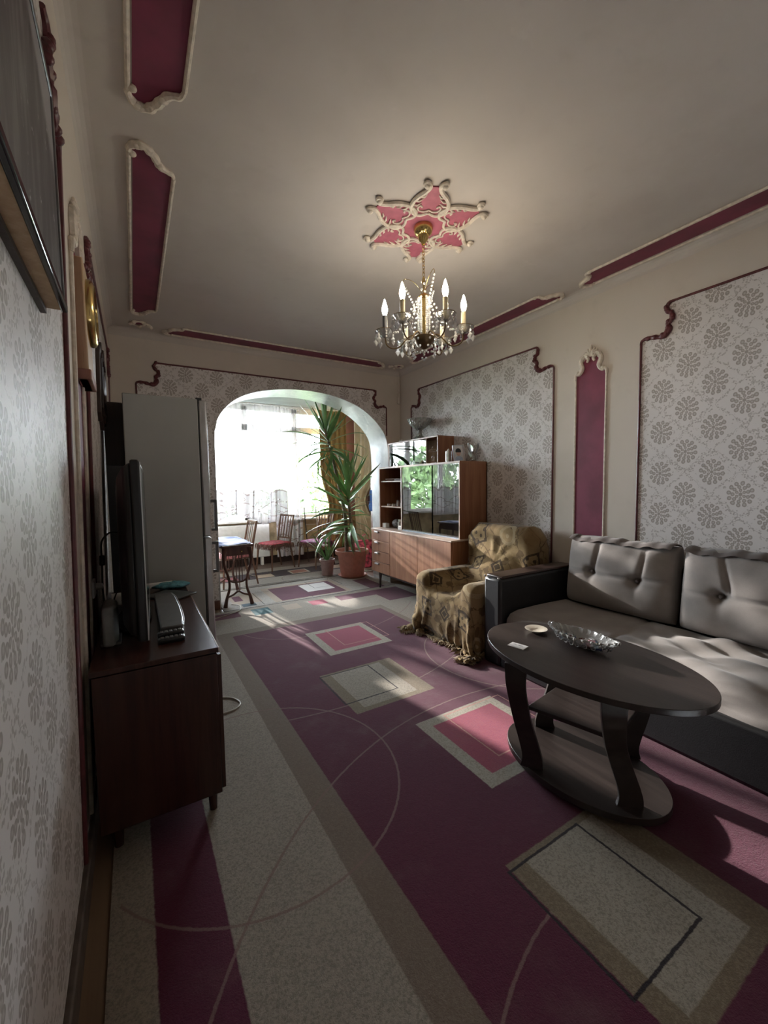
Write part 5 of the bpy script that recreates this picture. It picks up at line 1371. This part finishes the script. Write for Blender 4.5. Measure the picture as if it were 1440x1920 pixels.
c1 = make_chair(REDC, 'slatted wooden chair with red seat pad in front of the white radiator')
fringe_part(c1, YARN, (1,0,0,-1)); fringe_part(c1, YARN, (0,1,1,0))
c1.location = (2.03, 6.97, 0); c1.rotation_euler = (0,0,math.atan2(-.36,-.93)+PI/2)
c2 = make_chair(PURC, 'slatted wooden chair with magenta fringed seat cover beside the potted yucca')
fringe_part(c2, YARN, (1,0,0,-1)); fringe_part(c2, PURC, (0,1,-1,0))
c2.location = (2.70, 6.76, 0); c2.rotation_euler = (0,0,math.atan2(-.40,-.92)+PI/2)
c3 = make_chair(PINKC, 'slatted wooden chair with pink seat pad pulled up to the console table')
c3.location = (1.20, 6.16, 0); c3.rotation_euler = (0,0,-PI/2+.12)

# ================================================================== plants
LEAF = Mat('yucca_leaf', .38); LEAF.ob(); _n = LEAF.noise(3, 3)
LEAF.color(LEAF.mix((.07,.16,.05), (.14,.26,.085), _n.ss(.35,.65)))
LEAF.b.inputs['Subsurface Weight'].default_value = 0
BARK = plain('yucca_bark', (.15,.11,.075), .9, var=.4, vscale=40, bump=.02)
def leaf_mesh(droop, name, w_=.028):
    mb = MB(); N = 10; v = []; f = []
    for i in range(N+1):
        t = i/N; wd = w_*math.sin(PI*min(1, .12+.88*(1-t)**.75)) if t < 1 else .0006
        wd = w_*(.45+.55*math.sin(PI*min(.5, t*1.1)))*(1-t**3)+.0005
        x = t*(1-.25*droop*t*t); z = -droop*.45*t*t*t
        v += [(x, -wd, z+wd*.35), (x, 0, z), (x, wd, z+wd*.35)]
    for i in range(N): f += [(i*3, i*3+1, i*3+4, i*3+3), (i*3+1, i*3+2, i*3+5, i*3+4)]
    mb.add(v, f); me = mesh_from(mb, name, None, True, 180); me.materials.append(LEAF.m); return me
LM = [leaf_mesh(0, 'leaf_straight'), leaf_mesh(.35, 'leaf_arched'), leaf_mesh(1.0, 'leaf_drooping')]
def add_leaf(root, base, az, el, L, kind, roll=0):
    o = bpy.data.objects.new('leaf', LM[kind]); COL.objects.link(o); o.parent = root
    o.location = Vector(base)-rloc(root); o.rotation_euler = Euler((roll, -el, az), 'XYZ'); o.scale = (L, max(.6, L*1.5), L); return o
PX_, PY_ = 2.86, 5.68
yu = thing('potted_yucca', 'tall two-stemmed yucca in a large terracotta pot beside the arch', 'plant', (PX_, PY_, CZ))
z = CZ
obj('saucer', MB().lathe([(.0,z),(.19,z),(.225,z+.03),(.22,z+.032),(.18,z+.012),(0,z+.012)], 36, (PX_,PY_,0)), TERRA, yu)
pt_ = obj('pot', MB().lathe([(.0,z+.012),(.175,z+.012),(.18,z+.03),(.222,z+.34),(.225,z+.345),(.255,z+.35),(.262,z+.365),(.262,z+.41),(.252,z+.42),(.238,z+.415),(.23,z+.36),(0,z+.355)], 40, (PX_,PY_,0)), TERRA, yu)
obj('soil', MB().lathe([(.0,z+.36),(.228,z+.36),(.1,z+.39),(0,z+.395)], 24, (PX_,PY_,0)), SOIL, yu)
stA = spline([(PX_+.02,PY_-.02,.38),(PX_-.0,PY_,.75),(PX_-.04,PY_+.0,1.15),(PX_-.05,PY_,1.50)], 8)
stB = spline([(PX_-.06,PY_+.06,.38),(PX_-.06,PY_+.1,.95),(PX_-.16,PY_+.12,1.5),(PX_-.27,PY_+.12,1.95),(PX_-.37,PY_+.1,2.28)], 8)
obj('stem', MB().tube(stA, [.030-.010*i/(len(stA)-1) for i in range(len(stA))], 9), BARK, yu)
obj('stem', MB().tube(stB, [.032-.014*i/(len(stB)-1) for i in range(len(stB))], 9), BARK, yu)
rnd = random.Random(21)
def crown(st, t0, t1, n, L0, L1, el_top, el_bot):
    for k in range(n):
        t = k/(n-1); tt = t0+(t1-t0)*t; p = st[int(tt*(len(st)-1))]
        az = k*2.39996+rnd.uniform(-.25,.25); el = math.radians(el_bot+(el_top-el_bot)*t+rnd.uniform(-9,9))
        L = L0+(L1-L0)*rnd.random(); L *= .75+.5*math.sin(PI*min(1,.25+.7*t))
        # keep clear of the arch jamb
        dx, dy = math.cos(az)*math.cos(el)*L, math.sin(az)*math.cos(el)*L
        if p[0]+dx > 3.08 and p[1]+dy < 5.56:
            L *= .55
            if p[0]+math.cos(az)*math.cos(el)*L > 3.1: az = az+PI*.75
        dr = (0, .35, 1.0)[0 if t > .55 else (1 if t > .22 else 2)]
        if p[2]+math.sin(el)*L-.45*dr*L < .36: el = math.asin(max(-.9, min(.9, (.36-p[2]+.45*dr*L)/L)))
        for tr_ in range(10):           # tip and middle stay inside the opening
            bad = False
            for q_ in (.45, .7, 1.0):
                X_, Y_, Z_ = p[0]+math.cos(az)*math.cos(el)*L*q_, p[1]+math.sin(az)*math.cos(el)*L*q_, p[2]+math.sin(el)*L*q_
                if Y_ < 5.58:
                    za = np.interp(X_, [a_ for a_, b_ in ARCH[2:15]], [b_ for a_, b_ in ARCH[2:15]])
                    if X_ > 3.07 or Z_ > za-.06: bad = True
                if Z_ > 2.88 or (Z_ < .75 and X_ > 3.1 and Y_ > 5.95): bad = True
            if not bad: break
            if tr_ < 6: az += PI/3.5 if tr_ else PI/2
            else: L *= .8
        if p[0]+math.cos(az)*math.cos(el)*L > 3.40: L = max(.3, (3.40-p[0])/max(.2, math.cos(az)*math.cos(el)))
        kind = 0 if t > .55 else (1 if t > .22 else 2)
        add_leaf(yu, p, az, el, L, kind, rnd.uniform(-.5,.5))
crown(stA, .28, 1.0, 68, .55, .76, 80, -38)
crown(stB, .72, 1.0, 50, .50, .72, 78, -35)
# small pot
sp = thing('potted_aloe', 'small greyish pot with a few upright blades behind the large yucca pot', 'plant', (2.56, 5.96, CZ))
sz = CZ; PG = plain('dusty_pink_plastic', (.27,.17,.16), .5)
obj('saucer', MB().lathe([(.0,sz),(.085,sz),(.10,sz+.015),(0,sz+.015)], 24, (2.56,5.96,0)), PG, sp)
obj('pot', MB().lathe([(.0,sz+.012),(.085,sz+.012),(.105,sz+.22),(.12,sz+.225),(.122,sz+.26),(.11,sz+.26),(.105,sz+.23),(0,sz+.225)], 28, (2.56,5.96,0)), PG, sp)
obj('soil', MB().lathe([(.0,sz+.23),(.104,sz+.23),(0,sz+.245)], 16, (2.56,5.96,0)), SOIL, sp)
for k in range(12): add_leaf(sp, (2.56+.02*math.cos(k*2.4), 5.96+.02*math.sin(k*2.4), sz+.235), k*2.4, math.radians(45+28*rnd.random()), .32+.25*rnd.random(), 1 if k % 3 else 0)
mb = MB()
for k in range(7): mb.ball((2.50+.03*math.cos(k*2.1), 5.90+.02*math.sin(k*1.7), .50+.022*k-.02*(k % 3)), .020, 8, 5)
obj('blossom', mb, plain('pale_blossom', (.72,.66,.66), .7), sp); sp.children[-1]['kind'] = 'stuff'
obj('blossom_stalk', MB().tube([(2.55,5.95,sz+.235),(2.52,5.92,.42),(2.50,5.90,.62)], .004, 6), LEAF.m, sp)

# ================================================================== veranda furniture and drapery
rd = thing('radiator_heater', 'white flat panel heater under the veranda window', 'heater', (1.62, VY-.05, .10))
obj('panel', MB().box(1.15, 2.10, VY-.085, VY-.03, .14, .745), WHITE, rd, bevel=.015)
obj('top_grille', MB().box(1.19, 2.06, VY-.075, VY-.04, .745, .752), GREY_P, rd, smooth=False)
for x in (1.3, 1.95): obj('foot', MB().box(x-.02, x+.02, VY-.12, VY-.03, CZ-.012, .142), WHITE_OLD, rd, bevel=.003)
tag(obj('heater_cable', MB().tube(spline([(1.72,VY-.06,.142),(1.70,7.45,.05),(1.62,7.28,.018),(1.53,7.0,.019),(1.50,6.8,.019),(1.56,6.55,.019)], 8), .006, 6), CABLE_W, None), 'pale cable running from the white panel heater across the veranda floor', 'cable')

# sheer lace curtain
SH = Mat('sheer_lace', .8); nt = SH.nt
uvn = nt.nodes.new('ShaderNodeUVMap'); sx = nt.nodes.new('ShaderNodeSeparateXYZ'); nt.links.new(uvn.outputs[0], sx.inputs[0]); SH._p = uvn.outputs[0]
u, v = E_(nt, sx.outputs[0]), E_(nt, sx.outputs[1])
wob = SH.noise(9, 3)
hem = ((v-.56)-((u*9.0).sin().abs()*.085)+(wob-.5)*.04)
scal = hem.abs().ss(.020, .010); below = hem.ss(.01, -.02)
vine = ((v-.36)-((u*14).sin()*.06)).abs().ss(.012, .006).max(((v-.22)-((u*11+1).sin()*.05)).abs().ss(.010, .005))
vx = SH.voro(11); rose = ((vx-.22).abs().ss(.07, .035)).max(vx.ss(.09, .06))*below
sprig = SH.voro(4.2).ss(.10, .06)*.9
thr = scal.max(vine*below).max(rose*.9)
den = (below*.62+.34).max(thr*.985).max(sprig)
tr = SH.shader('Transparent'); df = SH.shader('Diffuse'); tl_ = SH.shader('Translucent')
nt.links.new(SH.mix((.80,.79,.83), (.40,.32,.31), thr), df.inputs[0]); tl_.inputs[0].default_value = (.5,.5,.54,1)
m1 = nt.nodes.new('ShaderNodeMixShader'); m1.inputs[0].default_value = .06; nt.links.new(df.outputs[0], m1.inputs[1]); nt.links.new(tl_.outputs[0], m1.inputs[2])
m2 = nt.nodes.new('ShaderNodeMixShader'); nt.links.new(den.k, m2.inputs[0]); nt.links.new(tr.outputs[0], m2.inputs[1]); nt.links.new(m1.outputs[0], m2.inputs[2]); nt.links.new(m2.outputs[0], SH.out.inputs[0])
def curtain(name, xa, xb, y, ztop, zbot, mat, label, n=150, fold=.035, per=.11, seed=1, hemf=None, nz=40, parent=None, wave=None, lap=0):
    r_ = random.Random(seed); ph = [r_.uniform(0, 6.28) for _ in range(6)]
    def pt(a, b):
        x = xa+(xb-xa)*a; zb = zbot if hemf is None else hemf(x)
        z = zb+(ztop-zb)*b
        q = x/per*2*PI
        yy = y+fold*(math.sin(q+ph[0]+.8*math.sin(q*.31+ph[1]))*(.6+.4*(1-b))+.4*math.sin(q*2.3+ph[2]+b))
        xx = x+(wave(x, b) if wave else 0)+lap*math.sin(2*q+ph[3]+.5*b)*(.5+.5*math.sin(q*.43+ph[4]))   # pleats lap back over themselves
        return (xx, yy, z)
    mb = MB().grid(pt, n, nz)
    o = obj(name, mb, mat, parent, ang=180)
    uvl = o.data.uv_layers.new(name='UVMap'); li = np.zeros(len(o.data.loops), int); o.data.loops.foreach_get('vertex_index', li)
    xs = (li//nz)/(n-1)*(xb-xa); zs = np.array([mb.v[i][2] for i in li])-zbot
    uvl.data.foreach_set('uv', np.stack([xs, zs], 1).astype(np.float32).ravel())
    return o
def hem(x):      # swagged lower edge
    return .78+.05*math.sin(5.2*(x-1.2))+.10*abs(math.sin(3.4*(x-1.05)))*(x < 2.2)-.10*(1 if x > 2.30 else 0)*min(1, (x-2.3)*6)
o = curtain('sheer_curtain', -1.12, .06, VY-.20, 2.86, .72, SH.m, '', n=260, fold=.03, per=.14, seed=13, lap=.030)
tag(o, 'white lace curtain at the veranda end beyond the fridge wall', 'curtain')
o = curtain('sheer_curtain', .66, 2.36, VY-.20, 2.86, .72, SH.m, '', n=420, fold=.03, per=.14, seed=3, hemf=hem, lap=.032, wave=lambda x, b: .03*math.sin(3*x+4*b)+.10*(1-b)*max(0, x-2.0))
tag(o, 'white lace curtain with embroidered scalloped hem hanging before the window', 'curtain')
o = curtain('sheer_curtain', 2.22, 2.72, VY-.12, 2.86, .12, SH.m, '', n=200, fold=.028, per=.10, seed=5, lap=.022)
tag(o, 'long sheer curtain reaching the floor behind the red-seated chair', 'curtain')
GOLD = fabric('ochre_drape', (.42,.27,.11), .15, 300); BEIGED = fabric('beige_drape', (.50,.40,.26), .1, 300)
o = curtain('drape', 3.05, 3.62, VY-.24, 2.86, .22, GOLD, '', n=110, fold=.045, per=.12, seed=8, wave=lambda x, b: -.16*(3.62-x)/.57*math.exp(-((b-.30)/.16)**2)*-1)
tag(o, 'heavy ochre drape hanging right of the bare window pane', 'drape')
def dpt(a, b):     # drape along the end wall, drawn in by a tie-back
    y = 7.30-a*1.05; tie = math.exp(-((b-.33)/.16)**2); y = 7.30-a*(1.05-.62*tie)
    return (3.80-.03*math.sin(a*34)-.02*math.sin(a*13+2*b), y, .25+b*2.64)
tag(obj('drape', MB().grid(dpt, 110, 40), BEIGED, None, ang=180), 'beige drape tied back along the veranda end wall', 'drape')
tag(obj('curtain_rail', MB().tube([(VX0+.05,VY-.18,2.885),(3.75,VY-.18,2.885)], .012, 8).box(VX0+.1,VX0+.13,VY-.18,VY,2.88,2.92).box(1.2,1.23,VY-.18,VY,2.88,2.92).box(3.5,3.53,VY-.18,VY,2.88,2.92), WHITE_OLD, None), 'white curtain rail under the veranda ceiling', 'curtain rail')
tag(obj('curtain_rail', MB().tube([(3.80,6.2,2.90),(3.80,7.4,2.90)], .012, 8).box(3.79,3.95,6.6,6.63,2.89,2.92).box(3.79,3.95,7.2,7.23,2.89,2.92), WHITE_OLD, None), 'white curtain rail along the veranda end wall', 'curtain rail')
# folded drying rack by the bare pane
dr_ = thing('drying_rack', 'grey metal slatted rack leaning under the bare window pane', 'rack', (2.85, 7.4, 0))
RK = plain('grey_enamel', (.42,.42,.43), .35, .4)
for x in (2.755, 2.985): obj('rail', MB().tube([(x,7.28,CZ-.012),(x,7.46,1.02)], .011, 8), DARK_WOOD if x < 2.8 else RK, dr_)
for k in range(7):
    t = .22+k*.115; obj('rung', MB().beam((2.755,7.28+.18*t,1.02*t),(2.985,7.28+.18*t,1.02*t), .03, .008), RK, dr_)
# wardrobe edge, blue garment and red bag at the end wall
wd = thing('wardrobe', 'dark brown wardrobe standing at the veranda end wall', 'wardrobe', (3.7, 5.8, 0))
obj('body', MB().box(3.50, 3.94, 5.56, 6.18, 0, 1.62), BROWN_WOOD, wd, bevel=.006)
obj('door', MB().box(3.485, 3.50, 5.57, 6.17, .08, 1.60), BROWN_WOOD, wd, bevel=.003); obj('knob', MB().ball((3.478,5.64,.9), .014, 8, 6), BRASS, wd)
def cloth_pt(a, b): return (3.464-.012*math.sin(a*17)-.008*math.sin(9*b), 6.02+a*.14+.02*math.sin(5*b), .98+b*.36)
tag(obj('blue_garment', MB().grid(cloth_pt, 30, 20), fabric('blue_jersey', (.04,.11,.32)), None, ang=180, solid=.012), 'blue garment hanging on the wardrobe door', 'garment')
bgm = plain('red_floral_print', (.34,.05,.08), .7, var=.9, vscale=16)
bgt = thing('shopping_bag', 'red patterned bag standing on the floor behind the yucca pot', 'bag', (3.30, 6.16, CZ))
obj('body', MB().add([(3.20,6.09,CZ),(3.46,6.09,CZ),(3.46,6.25,CZ),(3.20,6.25,CZ),(3.18,6.11,.50),(3.48,6.11,.50),(3.48,6.23,.48),(3.18,6.23,.48)], [(3,2,1,0),(4,5,6,7),(0,1,5,4),(1,2,6,5),(2,3,7,6),(3,0,4,7)]), bgm, bgt, bevel=.03)
obj('handle', MB().tube(spline([(3.26,6.10,.48),(3.28,6.095,.58),(3.38,6.095,.58),(3.40,6.10,.48)], 5), .008, 6), bgm, bgt)

# ================================================================== outdoors
gr = struct('ground', 'grey courtyard ground outside', (0,25,-3.5)); obj('paving', MB().box(-40, 40, VY+1.5, 60, -3.7, -3.5), plain('courtyard_paving', (.16,.165,.14), .9, var=.4, vscale=2), gr, smooth=False)
FOL = Mat('foliage', .6); FOL.ob(); _n = FOL.noise(1.2, 3); FOL.color(FOL.mix((.07,.13,.04), (.14,.22,.075), _n.ss(.35,.65)))
def tree(x, y, h, r, label, seed):
    r_ = random.Random(seed); t = thing('tree', label, 'tree', (x, y, -3.5), 0, 'courtyard trees behind the veranda windows')
    obj('trunk', MB().tube([(x,y,-3.5),(x+.2,y,-1),(x,y+.1,h-r*.4)], [.22,.17,.08], 10), BARK, t)
    V = []; Fc = []
    for k in range(2600):
        a = r_.uniform(0, 2*PI); c = r_.uniform(-1, 1); rr = r*(.45+.55*r_.random()**.4)*(1+.2*math.sin(5*a+3*c))
        p = Vector((x+rr*math.sqrt(1-c*c)*math.cos(a), y+rr*math.sqrt(1-c*c)*math.sin(a), h+rr*c*1.1))
        d1_ = Vector((r_.gauss(0,1), r_.gauss(0,1), r_.gauss(0,1))).normalized(); d2_ = d1_.orthogonal().normalized(); s_ = .11+.09*r_.random(); o_ = len(V)
        V += [p+d1_*s_*1.5, p+d2_*s_*.7, p-d1_*s_*1.5, p-d2_*s_*.7]; Fc.append((o_, o_+1, o_+2, o_+3))
    mb = MB(); mb.add(V, Fc); o = obj('crown', mb, FOL.m, t, ang=180); o['kind'] = 'stuff'
tree(-6.6, 16.5, .7, 2.1, 'leafy green tree seen reflected in the hutch glass, left of the window', 1)
tree(7.4, 18.5, .2, 2.3, 'leafy green tree beyond the bare window pane', 2)
tree(3.0, 26.0, -1.6, 2.3, 'distant green tree low behind the lace curtain', 3)
